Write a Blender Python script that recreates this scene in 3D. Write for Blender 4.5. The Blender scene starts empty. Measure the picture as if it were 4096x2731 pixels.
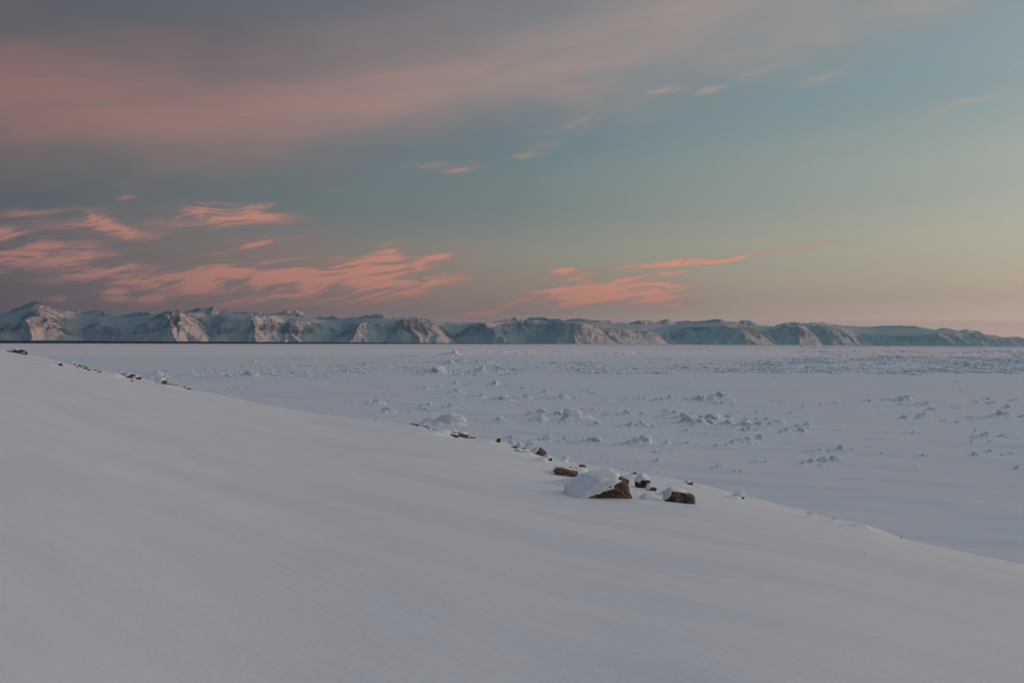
import bpy, math, random
import numpy as np
from mathutils import Matrix, Vector

# ------------------------------------------------------------------ camera
scene = bpy.context.scene
F = 3982.0                       # focal length in photo pixels (35 mm lens, 4096 px wide)
CAM_H = 25.0                     # eye height above the sea ice
ROLL = math.radians(0.364)
PITCH = math.atan(4.5 / F)
cam_data = bpy.data.cameras.new("camera")
cam_data.lens = 35.0
cam_data.sensor_width = 36.0
cam_data.clip_start = 0.1
cam_data.clip_end = 300000.0
cam = bpy.data.objects.new("camera", cam_data)
scene.collection.objects.link(cam)
fwd = Vector((0, math.cos(PITCH), math.sin(PITCH)))
right = Vector((math.cos(ROLL), 0, math.sin(ROLL)))
right = (right - fwd * right.dot(fwd)).normalized()
up = right.cross(fwd).normalized()
if up.z < 0:
    up = -up
cam.matrix_world = Matrix(((right.x, up.x, -fwd.x, 0), (right.y, up.y, -fwd.y, 0),
                           (right.z, up.z, -fwd.z, CAM_H), (0, 0, 0, 1)))
scene.camera = cam

SUN_AZ = math.radians(87.0)      # clockwise from the view direction (+Y)
SUN_EL = math.radians(3.2)
sun_dir = Vector((math.sin(SUN_AZ) * math.cos(SUN_EL), math.cos(SUN_AZ) * math.cos(SUN_EL), math.sin(SUN_EL)))


def ray(u, v):
    """photo pixel -> (tan azimuth, tan elevation) in depth units"""
    d = fwd + right * ((u - 2048.0) / F) - up * ((v - 1365.5) / F)
    return d.x / d.y, d.z / d.y


def ang(u, v):
    tx, tz = ray(u, v)
    return math.degrees(math.atan(tx)), math.degrees(math.atan(tz / math.hypot(1, tx)))


# ------------------------------------------------------------------ node helpers
class NT:
    def __init__(self, tree):
        self.t = tree

    def n(self, kind, **kw):
        nd = self.t.nodes.new(kind)
        for k, v in kw.items():
            setattr(nd, k, v)
        return nd

    def l(self, a, b):
        self.t.links.new(a, b)

    def val(self, sock, v):
        if hasattr(v, "is_output"):
            self.l(v, sock)
        else:
            sock.default_value = v

    def math(self, op, a, b=None, c=None, clamp=False):
        nd = self.n("ShaderNodeMath", operation=op, use_clamp=clamp)
        self.val(nd.inputs[0], a)
        if b is not None:
            self.val(nd.inputs[1], b)
        if c is not None:
            self.val(nd.inputs[2], c)
        return nd.outputs[0]

    def mapr(self, x, a, b, c=0.0, d=1.0, smooth=False):
        nd = self.n("ShaderNodeMapRange", interpolation_type="SMOOTHSTEP" if smooth else "LINEAR")
        self.val(nd.inputs[0], x)
        for i, q in enumerate((a, b, c, d)):
            self.val(nd.inputs[i + 1], q)
        return nd.outputs[0]

    def mix(self, f, a, b, mode="MIX"):
        nd = self.n("ShaderNodeMix", data_type="RGBA", blend_type=mode)
        self.val(nd.inputs[0], f)
        for s, q in ((6, a), (7, b)):
            if hasattr(q, "is_output"):
                self.l(q, nd.inputs[s])
            else:
                nd.inputs[s].default_value = (*q, 1.0)
        return nd.outputs[2]

    def noise(self, vec, scale=1.0, detail=3.0, rough=0.5, dist=0.0):
        nd = self.n("ShaderNodeTexNoise")
        if vec is not None:
            self.l(vec, nd.inputs["Vector"])
        nd.inputs["Scale"].default_value = scale
        nd.inputs["Detail"].default_value = detail
        nd.inputs["Roughness"].default_value = rough
        nd.inputs["Distortion"].default_value = dist
        return nd

    def mapping(self, vec, loc=(0, 0, 0), rot=(0, 0, 0), scale=(1, 1, 1), kind="POINT"):
        nd = self.n("ShaderNodeMapping", vector_type=kind)
        self.l(vec, nd.inputs[0])
        nd.inputs[1].default_value = loc
        nd.inputs[2].default_value = rot
        nd.inputs[3].default_value = scale
        return nd.outputs[0]

    def ramp(self, x, stops, interp="LINEAR"):
        nd = self.n("ShaderNodeValToRGB")
        nd.color_ramp.interpolation = interp
        el = nd.color_ramp.elements
        while len(el) < len(stops):
            el.new(0.5)
        for e, (p, c) in zip(el, stops):
            e.position = p
            e.color = (*c, 1.0)
        self.val(nd.inputs[0], x)
        return nd.outputs[0]


def lin(r, g, b):
    f = lambda c: (c / 255 / 12.92) if c <= 10 else (((c / 255) + 0.055) / 1.055) ** 2.4
    return (f(r), f(g), f(b))


# ------------------------------------------------------------------ world
world = bpy.data.worlds.new("World")
scene.world = world
world.use_nodes = True
wt = NT(world.node_tree)
world.node_tree.nodes.clear()
tc = wt.n("ShaderNodeTexCoord")
sep = wt.n("ShaderNodeSeparateXYZ")
wt.l(tc.outputs["Generated"], sep.inputs[0])
dx, dy, dz = sep.outputs
A = wt.math("MULTIPLY", wt.math("ARCTAN2", dx, dy), 180 / math.pi)
E = wt.math("MULTIPLY", wt.math("ARCSINE", dz), 180 / math.pi)
# cosine of the horizontal angle from the sun
hl = wt.math("SQRT", wt.math("ADD", wt.math("MULTIPLY", dx, dx), wt.math("ADD", wt.math("MULTIPLY", dy, dy), 1e-6)))
sdot = wt.math("ADD", wt.math("MULTIPLY", dx, math.sin(SUN_AZ)), wt.math("MULTIPLY", dy, math.cos(SUN_AZ)))
S = wt.math("DIVIDE", sdot, hl)
En = wt.math("DIVIDE", wt.math("MAXIMUM", E, 0.0), 90.0)
d = lambda e: e / 90.0
zen = lin(110, 134, 161)
ramps = [
    (-1.0, [(0, lin(106, 97, 104)), (d(4), lin(98, 95, 103)), (d(10), lin(92, 96, 104)), (d(20), lin(90, 98, 108)), (d(60), zen)]),
    (math.cos(SUN_AZ + math.radians(27.2)), [(0, (0.42, 0.20, 0.20)), (d(1.4), (0.26, 0.15, 0.16)), (d(3), lin(100, 97, 102)), (d(8), lin(94, 101, 107)), (d(16), lin(90, 97, 106)), (d(60), zen)]),
    (math.cos(SUN_AZ), [(0, (1.05, 0.56, 0.45)), (d(1.3), (0.72, 0.45, 0.36)), (d(1.9), (0.48, 0.34, 0.27)), (d(2.4), lin(172, 153, 137)), (d(4.5), lin(158, 152, 137)), (d(8), lin(126, 138, 138)), (d(12), lin(110, 131, 140)), (d(20), lin(112, 133, 147)), (d(60), zen)]),
    (math.cos(SUN_AZ - math.radians(27.2)), [(0, (1.95, 1.02, 0.78)), (d(1.3), (1.45, 0.86, 0.64)), (d(2.0), (0.86, 0.60, 0.45)), (d(2.6), lin(218, 188, 162)), (d(5), lin(197, 189, 166)), (d(9), lin(172, 178, 168)), (d(14), lin(143, 162, 166)), (d(22), lin(126, 150, 164)), (d(60), zen)]),
    (1.0, [(0, lin(252, 206, 150)), (d(3), lin(255, 222, 170)), (d(8), lin(255, 228, 186)), (d(16), lin(238, 222, 196)), (d(30), lin(190, 194, 190)), (d(60), zen)]),
]
col = None
for i, (s0, stops) in enumerate(ramps):
    c = wt.ramp(En, stops, "EASE")
    if col is None:
        col = c
    else:
        col = wt.mix(wt.mapr(S, ramps[i - 1][0], s0), col, c)

sky = wt.n("ShaderNodeTexSky", sky_type="NISHITA")
sky.sun_disc = False
sky.sun_elevation = SUN_EL
sky.sun_rotation = SUN_AZ
sky.dust_density = 2.0
nish = wt.mix(1.0, sky.outputs[0], (0.1, 0.1, 0.1), "MULTIPLY")
col = wt.mix(0.08, col, nish)

# cloud veils: angular coordinates (degrees)
ae = wt.n("ShaderNodeCombineXYZ")
wt.l(A, ae.inputs[0])
wt.l(E, ae.inputs[1])
AE = ae.outputs[0]
warp = wt.noise(wt.mapping(AE, scale=(0.16, 0.42, 1)), 1.0, 2.0, 0.5)
wv = wt.n("ShaderNodeVectorMath", operation="MULTIPLY_ADD")
wt.l(warp.outputs["Color"], wv.inputs[0])
wv.inputs[1].default_value = (5.0, 1.4, 0)
wt.l(AE, wv.inputs[2])
AW = wv.outputs[0]
phi = math.radians(5)
fib1 = wt.noise(wt.mapping(wt.mapping(AW, rot=(0, 0, -math.radians(7))), scale=(0.15, 1.1, 1)), 1.0, 2.0, 0.55).outputs["Fac"]
fib2 = wt.noise(wt.mapping(wt.mapping(AW, rot=(0, 0, -math.radians(13))), loc=(31, 7, 3), scale=(0.5, 4.0, 1)), 1.0, 3.0, 0.6, 0.5).outputs["Fac"]
fib3 = wt.noise(wt.mapping(wt.mapping(AW, rot=(0, 0, -math.radians(11))), loc=(11, 2, 9), scale=(0.25, 1.9, 1)), 1.0, 4.0, 0.6, 0.45).outputs["Fac"]
fib = wt.math("ADD", wt.math("MULTIPLY", fib1, 0.34), wt.math("ADD", wt.math("MULTIPLY", fib2, 0.26), wt.math("MULTIPLY", fib3, 0.40)))
fib = wt.mapr(fib, 0.37, 0.63)
broad = wt.noise(wt.mapping(wt.mapping(AW, rot=(0, 0, -math.radians(11))), loc=(3, 11, 5), scale=(0.045, 0.30, 1)), 1.0, 3.0, 0.5).outputs["Fac"]

# (u, v, half width, half height, tilt deg, strength) in photo pixels
puffs = [
    (-260, 1010, 800, 130, -4, 1.2), (60, 940, 420, 60, -6, 0.9), (240, 1020, 420, 40, -4, 0.7), (360, 905, 300, 48, -8, 0.95), (250, 850, 420, 40, 3, 0.5),
    (420, 895, 130, 34, -24, 0.8), (780, 870, 380, 60, 12, 0.85), (980, 850, 380, 50, 2, 0.7), (1080, 945, 240, 26, 4, 0.6), (1030, 975, 90, 14, 14, 1.0),
    (900, 1010, 180, 22, 10, 0.6), (700, 1110, 560, 66, -3, 0.85), (1020, 1075, 420, 60, 14, 0.9), (1180, 1130, 620, 90, 3, 1.0), (1400, 1080, 400, 80, 4, 1.0),
    (1525, 1040, 150, 80, 40, 1.25), (1620, 1085, 320, 70, 10, 1.1), (1750, 1120, 300, 34, 8, 0.7), (1240, 1190, 620, 44, 2, 0.7), (700, 1200, 700, 50, 0, 0.4),
    (1560, 1170, 420, 50, 3, 0.8), (1500, 1235, 700, 36, 2, 0.6), (1850, 1258, 260, 26, 2, 0.9), (1990, 1256, 60, 22, 0, 0.7), (1730, 1040, 110, 20, 14, 0.7),
    (2250, 1140, 200, 50, 14, 1.0), (2400, 1150, 360, 40, -4, 1.1), (2330, 1190, 420, 50, 2, 1.0), (2560, 1170, 300, 40, 4, 1.0), (2640, 1150, 200, 30, 6, 0.9),
    (2620, 1205, 200, 28, 8, 0.9), (2690, 1225, 110, 18, 8, 0.9), (2150, 1235, 420, 40, 4, 0.7), (2255, 1083, 90, 26, 6, 1.1), (2560, 1105, 330, 26, 7, 1.0),
    (2640, 1048, 360, 24, 6, 1.0), (3000, 1018, 420, 16, 6, 1.0), (3250, 1002, 300, 12, 3, 0.7), (465, 1181, 70, 32, 0, 1.2), (595, 1204, 80, 28, 10, 1.2), (235, 1198, 40, 20, 0, 0.7),
    (560, 735, 200, 50, 12, 0.5), (500, 790, 60, 16, 12, 0.7), (1780, 668, 230, 32, 2, 0.7), (1855, 672, 120, 26, 16, 0.95), (2660, 360, 150, 36, 12, 0.85), (2830, 362, 110, 22, 8, 0.7),
    (3350, 285, 240, 50, 14, 0.5), (2370, 495, 420, 60, 4, 0.42), (2120, 610, 200, 36, 14, 0.6), (3100, 270, 180, 20, 10, 0.6), (3960, 385, 420, 36, 12, 0.5), (4080, 265, 200, 24, 12, 0.6),
    (3330, 560, 180, 22, 8, 0.4), (1330, 760, 60, 14, 0, 0.5), (1080, 820, 120, 16, 6, 0.6),
]
dens = None
for (u, v, hw, hh, rot, st) in puffs:
    a0, e0 = ang(u, v)
    sw, sh = hw / F * 57.3, hh / F * 57.3
    m = wt.mapping(AW if hw > 230 else AE, loc=(a0 + (2.5 if hw > 230 else 0), e0 + (0.7 if hw > 230 else 0), 0), rot=(0, 0, math.radians(rot)), scale=(sw, sh, 1), kind="TEXTURE")
    g = wt.n("ShaderNodeTexGradient", gradient_type="SPHERICAL")
    wt.l(m, g.inputs[0])
    s_ = g.outputs["Fac"]
    dens = wt.math("MULTIPLY", s_, st) if dens is None else wt.math("MULTIPLY_ADD", s_, st, dens)
dens = wt.math("MINIMUM", wt.math("MULTIPLY", dens, 1.12), 1.3)
# fibres thin and erode the masks
cl = wt.math("MULTIPLY", dens, wt.mapr(fib, 0.10, 0.80, 0.05, 1.05, True))
cl = wt.math("MULTIPLY", cl, wt.mapr(wt.math("MULTIPLY_ADD", fib, 0.75, dens), 0.30, 0.95, 0, 1, True))
cl = wt.math("MULTIPLY", wt.math("MINIMUM", cl, 1.0), 0.88)

# soft pink haze between the fibres
soft = None
for (u, v, hw, hh, st) in [(100, 1030, 1250, 180, 0.50), (1350, 1120, 1000, 210, 0.60), (900, 1200, 1500, 120, 0.36), (2380, 1180, 600, 130, 0.52), (800, 890, 700, 120, 0.24)]:
    a0, e0 = ang(u, v)
    g = wt.n("ShaderNodeTexGradient", gradient_type="SPHERICAL")
    wt.l(wt.mapping(AW, loc=(a0 + 2.5, e0 + 0.7, 0), scale=(hw / F * 57.3, hh / F * 57.3, 1), kind="TEXTURE"), g.inputs[0])
    soft = wt.math("MULTIPLY", g.outputs["Fac"], st) if soft is None else wt.math("MULTIPLY_ADD", g.outputs["Fac"], st, soft)
soft = wt.math("MULTIPLY", wt.math("MINIMUM", soft, 0.8), wt.mapr(fib1, 0.3, 0.7, 0.5, 1.0))

# broad high veil sweeping over the upper left
edge = wt.math("MAXIMUM", wt.math("MULTIPLY_ADD", A, 0.2, 12.2), 8.9)
above = wt.math("SUBTRACT", wt.math("MULTIPLY_ADD", warp.outputs["Fac"], 3.0, E), wt.math("ADD", edge, 1.5))
veil = wt.mapr(above, -2.2, 3.0, 0, 1, True)
veil = wt.math("MULTIPLY", veil, wt.math("MULTIPLY", wt.mapr(broad, 0.22, 0.68, 0.55, 1.0, True), wt.mapr(fib, 0.0, 1.0, 0.85, 1.08)))
veil = wt.math("MULTIPLY", veil, wt.mapr(E, 26, 60, 1, 0.25, True))
veil = wt.math("MULTIPLY", veil, wt.mapr(A, 14, 60, 0.9, 0.3, True))
glow = wt.math("MULTIPLY", wt.mapr(wt.math("ABSOLUTE", wt.math("SUBTRACT", above, 2.6)), 0, 6.4, 1, 0, True), wt.mapr(broad, 0.3, 0.62, 0.6, 1.0))
vl = wt.mix(glow, lin(98, 95, 101), lin(166, 122, 112))
vr = wt.mix(glow, lin(140, 131, 131), lin(182, 160, 148))
vcol = wt.mix(wt.mapr(A, -27, 22, 0, 1, True), vl, vr)
col = wt.mix(wt.math("MULTIPLY", veil, 0.88), col, vcol)

col = wt.mix(soft, col, wt.mix(wt.mapr(A, -27, 10, 0, 1), lin(140, 110, 112), lin(192, 138, 122)))
cc_l = wt.mix(wt.mapr(cl, 0.1, 0.75), lin(142, 112, 112), lin(188, 132, 122))
cc_r = wt.mix(wt.mapr(cl, 0.1, 0.7), lin(176, 136, 122), lin(244, 160, 130))
ccol = wt.mix(wt.mapr(A, -27, 12, 0, 1), cc_l, cc_r)
hi = wt.mapr(E, 7, 13, 0, 1, True)
cl = wt.math("MULTIPLY", cl, wt.mapr(hi, 0, 1, 1.0, 0.75))
ccol = wt.mix(wt.math("MULTIPLY", hi, 0.85), ccol, wt.mix(wt.mapr(A, -27, 25), lin(160, 128, 118), lin(196, 172, 156)))
col = wt.mix(cl, col, ccol)

# aureole round the low sun, outside the picture on the right
dt = wt.n("ShaderNodeVectorMath", operation="DOT_PRODUCT")
wt.l(tc.outputs["Generated"], dt.inputs[0])
dt.inputs[1].default_value = sun_dir[:]
au = wt.math("POWER", wt.math("MAXIMUM", dt.outputs["Value"], 0.0), 7.0)
col = wt.mix(wt.math("MULTIPLY", au, wt.mapr(E, -1, 1)), col, (3.0, 2.2, 1.5))
bg = wt.n("ShaderNodeBackground")
wt.l(col, bg.inputs[0])
bg.inputs[1].default_value = 1.0
wo = wt.n("ShaderNodeOutputWorld")
wt.l(bg.outputs[0], wo.inputs[0])
world.cycles.sampling_method = "MANUAL"
world.cycles.sample_map_resolution = 512

# ------------------------------------------------------------------ sun, exposure
sun_data = bpy.data.lights.new("sun", "SUN")
sun_data.energy = 5.0
sun_data.angle = math.radians(1.0)
sun_data.color = (1.0, 0.40, 0.25)
sun = bpy.data.objects.new("sun", sun_data)
scene.collection.objects.link(sun)
sun.rotation_euler = sun_dir.to_track_quat("Z", "Y").to_euler()
sun.location = (200, 0, 300)

scene.view_settings.view_transform = "Standard"
scene.view_settings.look = "None"
scene.view_settings.exposure = 0.0
scene.view_settings.gamma = 1.0
scene.view_settings.use_curve_mapping = False
scene.cycles.use_denoising = True
scene.cycles.max_bounces = 4
scene.cycles.diffuse_bounces = 3
scene.cycles.glossy_bounces = 2
scene.cycles.volume_bounces = 0

# ------------------------------------------------------------------ numpy noise
def _hash(ix, iy, seed):
    h = (ix.astype(np.int64) * 374761393 + iy.astype(np.int64) * 668265263 + seed * 1442695041) & 0x7FFFFFFF
    h = ((h ^ (h >> 13)) * 1274126177) & 0x7FFFFFFF
    h = h ^ (h >> 16)
    return (h & 0xFFFFF) / float(0xFFFFF)


def vnoise(x, y, seed=0):
    """gradient noise in about -1..1"""
    x = np.asarray(x, float)
    y = np.asarray(y, float)
    x, y = np.broadcast_arrays(x, y)
    ix, iy = np.floor(x), np.floor(y)
    fx, fy = x - ix, y - iy
    ux, uy = fx ** 3 * (fx * (fx * 6 - 15) + 10), fy ** 3 * (fy * (fy * 6 - 15) + 10)

    def g(ox, oy):
        a = _hash(ix + ox, iy + oy, seed) * 2 * math.pi
        return np.cos(a) * (fx - ox) + np.sin(a) * (fy - oy)
    a = g(0, 0) * (1 - ux) + g(1, 0) * ux
    b = g(0, 1) * (1 - ux) + g(1, 1) * ux
    return (a * (1 - uy) + b * uy) * 1.5


def fbm(x, y, seed=0, octv=4, gain=0.5):
    s, a, f = 0, 1.0, 1.0
    for i in range(octv):
        s = s + a * vnoise(x * f, y * f, seed + i * 17)
        a *= gain
        f *= 2.03
    return s


def ridged(x, y, seed=0, octv=4, gain=0.5):
    s, a, f, t = 0, 1.0, 1.0, 0
    for i in range(octv):
        s = s + a * (1 - np.abs(vnoise(x * f, y * f, seed + i * 13)) * 1.6)
        t += a
        a *= gain
        f *= 2.07
    return s / t


def sstep(a, b, x):
    t = np.clip((x - a) / (b - a), 0, 1)
    return t * t * (3 - 2 * t)


# ------------------------------------------------------------------ object helpers
COL = scene.collection


def add_mesh(name, co, faces, mat, smooth=True, parent=None):
    me = bpy.data.meshes.new(name)
    co = np.asarray(co, np.float32).reshape(-1, 3)
    faces = np.asarray(faces, np.int32)
    k = faces.shape[1]
    me.vertices.add(len(co))
    me.vertices.foreach_set("co", co.ravel())
    me.loops.add(faces.size)
    me.loops.foreach_set("vertex_index", faces.ravel())
    me.polygons.add(len(faces))
    me.polygons.foreach_set("loop_start", np.arange(0, faces.size, k, dtype=np.int32))
    me.polygons.foreach_set("use_smooth", np.full(len(faces), smooth, dtype=bool))
    me.materials.append(mat)
    me.update(calc_edges=True)
    me.validate()
    o = bpy.data.objects.new(name, me)
    COL.objects.link(o)
    if parent is not None:
        o.parent = parent
    return o


def grid_faces(nr, nc):
    i = np.arange(nr - 1)[:, None] * nc + np.arange(nc - 1)[None, :]
    i = i.ravel()
    return np.stack([i, i + 1, i + 1 + nc, i + nc], 1)


def tag(o, label=None, cat=None, group=None, kind=None):
    if label:
        o["label"] = label
    if cat:
        o["category"] = cat
    if group:
        o["group"] = group
    if kind:
        o["kind"] = kind
    return o


def material(name):
    m = bpy.data.materials.new(name)
    m.use_nodes = True
    m.node_tree.nodes.clear()
    t = NT(m.node_tree)
    out = t.n("ShaderNodeOutputMaterial")
    bs = t.n("ShaderNodeBsdfPrincipled")
    t.l(bs.outputs[0], out.inputs[0])
    return m, t, bs


def bump(t, h, strength, dist, bs, prev=None):
    b = t.n("ShaderNodeBump")
    b.inputs["Strength"].default_value = strength
    b.inputs["Distance"].default_value = dist
    t.l(h, b.inputs["Height"])
    if prev is not None:
        t.l(prev, b.inputs["Normal"])
    t.l(b.outputs[0], bs.inputs["Normal"])
    return b.outputs[0]


# slope snow
m_snow, t, bs = material("wind_packed_snow")
g = t.n("ShaderNodeNewGeometry")
P = g.outputs["Position"]
n1 = t.noise(t.mapping(t.mapping(P, rot=(0, 0, 0.75)), scale=(0.35, 1.5, 1)), 1.0, 5, 0.55).outputs["Fac"]
n2 = t.noise(P, 14.0, 4, 0.6).outputs["Fac"]
c = t.mix(t.mapr(n1, 0.3, 0.7), (0.80, 0.805, 0.82), (0.86, 0.86, 0.865))
t.l(c, bs.inputs["Base Color"])
bs.inputs["Roughness"].default_value = 0.65
bs.inputs["Specular IOR Level"].default_value = 0.25
b1 = bump(t, n1, 0.5, 0.035, bs)
bump(t, n2, 0.4, 0.010, bs, b1)

# sea-ice snow
m_ice, t, bs = material("snow_on_sea_ice")
g = t.n("ShaderNodeNewGeometry")
P = g.outputs["Position"]
n1 = t.noise(t.mapping(t.mapping(P, rot=(0, 0, 0.45)), scale=(0.012, 0.10, 0.1)), 1.0, 5, 0.6, 0.4).outputs["Fac"]
n2 = t.noise(t.mapping(t.mapping(P, rot=(0, 0, 0.45)), scale=(0.12, 0.6, 0.1)), 1.0, 3, 0.6).outputs["Fac"]
c = t.mix(t.mapr(n1, 0.32, 0.68), (0.72, 0.765, 0.82), (0.80, 0.83, 0.865))
t.l(c, bs.inputs["Base Color"])
bs.inputs["Roughness"].default_value = 0.7
bs.inputs["Specular IOR Level"].default_value = 0.2
b1 = bump(t, n1, 0.6, 0.25, bs)
bump(t, n2, 0.4, 0.05, bs, b1)

# hummocks and rubble: snow over blue ice, steep faces tinted bluer to paint in shadow
m_hum, t, bs = material("snow_crusted_ice")
g = t.n("ShaderNodeNewGeometry")
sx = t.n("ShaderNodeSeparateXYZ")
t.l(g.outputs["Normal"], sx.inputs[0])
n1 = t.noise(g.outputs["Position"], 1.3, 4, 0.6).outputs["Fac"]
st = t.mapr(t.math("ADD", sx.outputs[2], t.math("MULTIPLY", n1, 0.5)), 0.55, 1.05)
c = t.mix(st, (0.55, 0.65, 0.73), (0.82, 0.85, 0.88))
t.l(c, bs.inputs["Base Color"])
bs.inputs["Roughness"].default_value = 0.55
bs.inputs["Specular IOR Level"].default_value = 0.3
bump(t, n1, 0.5, 0.15, bs)

# boulders
m_rock, t, bs = material("brown_lichen_rock")
tcn = t.n("ShaderNodeTexCoord")
oi = t.n("ShaderNodeObjectInfo")
va = t.n("ShaderNodeVectorMath", operation="ADD")
t.l(tcn.outputs["Object"], va.inputs[0])
t.l(oi.outputs["Location"], va.inputs[1])
O = va.outputs[0]
n1 = t.noise(O, 3.0, 6, 0.65, 0.6).outputs["Fac"]
n2 = t.noise(O, 11.0, 5, 0.65, 0.3).outputs["Fac"]
n3 = t.noise(O, 42.0, 3, 0.6).outputs["Fac"]
vor = t.n("ShaderNodeTexVoronoi", feature="DISTANCE_TO_EDGE")
wv_ = t.n("ShaderNodeVectorMath", operation="MULTIPLY_ADD")
t.l(t.noise(O, 4.0, 3, 0.6).outputs["Color"], wv_.inputs[0])
wv_.inputs[1].default_value = (0.35, 0.35, 0.35)
t.l(O, wv_.inputs[2])
t.l(wv_.outputs[0], vor.inputs["Vector"])
vor.inputs["Scale"].default_value = 3.4
crack = t.mapr(vor.outputs["Distance"], 0.0, 0.05, 0, 1)
c = t.ramp(n1, [(0.32, (0.02, 0.016, 0.014)), (0.44, (0.10, 0.064, 0.045)), (0.57, (0.20, 0.125, 0.085)), (0.72, (0.29, 0.20, 0.145))])
c = t.mix(t.mapr(n2, 0.54, 0.64), c, (0.022, 0.02, 0.018))
c = t.mix(t.mapr(n3, 0.62, 0.70, 0, 0.55), c, (0.25, 0.21, 0.16))
c = t.mix(crack, (0.02, 0.015, 0.012), c)
t.l(c, bs.inputs["Base Color"])
bs.inputs["Roughness"].default_value = 0.85
hgt = t.math("ADD", t.math("MULTIPLY", n2, 0.6), t.math("MULTIPLY", crack, 0.5))
b1 = bump(t, hgt, 0.9, 0.03, bs)
bump(t, n3, 0.5, 0.008, bs, b1)

# far mountains
m_mtn, t, bs = material("snowy_basalt_mountain")
g = t.n("ShaderNodeNewGeometry")
P = g.outputs["Position"]
sx = t.n("ShaderNodeSeparateXYZ")
t.l(g.outputs["Normal"], sx.inputs[0])
sp = t.n("ShaderNodeSeparateXYZ")
t.l(P, sp.inputs[0])
big = t.noise(t.mapping(P, scale=(0.0011, 0.0011, 0.002)), 1.0, 4, 0.55).outputs["Fac"]
fine = t.noise(t.mapping(P, scale=(0.006, 0.006, 0.02)), 1.0, 4, 0.6).outputs["Fac"]
wz = t.math("ADD", sp.outputs[2], t.math("MULTIPLY", big, 90.0))
lay = t.math("SINE", t.math("MULTIPLY", wz, 2 * math.pi / 83.0))
at = t.n("ShaderNodeAttribute", attribute_name="rock")
m = t.math("ADD", at.outputs["Fac"], t.math("MULTIPLY", lay, t.math("MULTIPLY", at.outputs["Fac"], 0.25)))
m = t.math("ADD", m, t.math("MULTIPLY", t.math("SUBTRACT", fine, 0.5), 0.9))
rockm = t.mapr(m, 0.10, 0.55, 0, 0.88)
c = t.mix(rockm, (0.47, 0.52, 0.56), (0.075, 0.065, 0.07))
t.l(c, bs.inputs["Base Color"])
bs.inputs["Roughness"].default_value = 0.9
bs.inputs["Specular IOR Level"].default_value = 0.1
bump(t, fine, 0.6, 30.0, bs)

# open water
m_sea, t, bs = material("dark_open_water")
g = t.n("ShaderNodeNewGeometry")
n1 = t.noise(t.mapping(g.outputs["Position"], scale=(0.004, 0.0015, 1)), 1.0, 4, 0.6).outputs["Fac"]
c = t.mix(t.mapr(n1, 0.66, 0.72, 0, 0.5), (0.028, 0.026, 0.034), (0.5, 0.5, 0.53))
t.l(c, bs.inputs["Base Color"])
bs.inputs["Roughness"].default_value = 0.9
bs.inputs["Specular IOR Level"].default_value = 0.05

def plain(name, rgb, rough=0.8, sc=20.0):
    m, t, bs = material(name)
    tcn = t.n("ShaderNodeTexCoord")
    n = t.noise(tcn.outputs["Object"], sc, 4, 0.6).outputs["Fac"]
    t.l(t.mix(n, tuple(q * 0.6 for q in rgb), tuple(min(1, q * 1.35) for q in rgb)), bs.inputs["Base Color"])
    bs.inputs["Roughness"].default_value = rough
    bump(t, n, 0.4, 0.004, bs)
    return m

m_rust = plain("rusty_paint", (0.16, 0.045, 0.03))
m_cane = plain("bamboo", (0.30, 0.16, 0.08))
m_grass = plain("dry_straw", (0.10, 0.065, 0.04))
m_stick = plain("grey_stick", (0.10, 0.08, 0.09))

# ------------------------------------------------------------------ snow slope
crest_px = np.array([(-700, 1290), (-300, 1345), (0, 1398), (192, 1432), (331, 1472), (470, 1496), (592, 1519), (749, 1555), (1045, 1616),
                     (1254, 1655), (1498, 1683), (1672, 1702), (1811, 1742), (1985, 1766), (2090, 1798), (2212, 1840), (2334, 1863),
                     (2508, 1885), (2612, 1905), (2786, 1940), (2960, 1986), (3222, 2051), (3483, 2104), (3605, 2153),
                     (3727, 2181), (3918, 2224), (4096, 2264), (4500, 2365), (5000, 2480)], float)
rc_px = np.array([(-700, 125), (0, 100), (700, 76), (1500, 55), (1830, 45), (2450, 32), (2750, 27), (3300, 22), (4096, 18.5), (5000, 16)], float)
Z0 = -1.65
_az, _te, _rc = [], [], []
us = np.arange(-700, 5001, 20.0)
for u in us:
    v = np.interp(u, crest_px[:, 0], crest_px[:, 1])
    a_, e_ = ang(u, v)
    _az.append(math.radians(a_))
    _te.append(math.tan(math.radians(e_)))
    _rc.append(np.interp(u, rc_px[:, 0], rc_px[:, 1]))
_az, _te, _rc = map(np.array, (_az, _te, _rc))
k = np.exp(-0.5 * (np.arange(-45, 46) / 15.0) ** 2)
k /= k.sum()
smooth = lambda q, kk=k: np.convolve(np.pad(q, 45, mode="reflect", reflect_type="odd"), kk, "valid")
k2 = np.exp(-0.5 * (np.arange(-45, 46) / 1.6) ** 2)
k2 /= k2.sum()
_rcS = smooth(_rc)
_teS = smooth(_te)
_res = smooth(_te, k2) - _teS
_g = _teS - 2 * Z0 / _rcS
# the rest of the circle: the hill climbs behind and to the left, drops to the right
xa = np.concatenate([np.radians([-180, -140, -100, -70, -52]), _az, np.radians([64, 85, 110, 140, 180])])
xg = np.concatenate([[0.10, 0.20, 0.24, 0.17, 0.10], _g, [-0.20, -0.24, -0.17, -0.04, 0.10]])
xr = np.concatenate([[260, 260, 220, 170, 140], _rcS, [16, 18, 30, 90, 260]])
res_full = np.concatenate([np.zeros(5), _res, np.zeros(5)])
BUMPS = []   # (x, y, sx, sy, rot, h, sharp)


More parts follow.
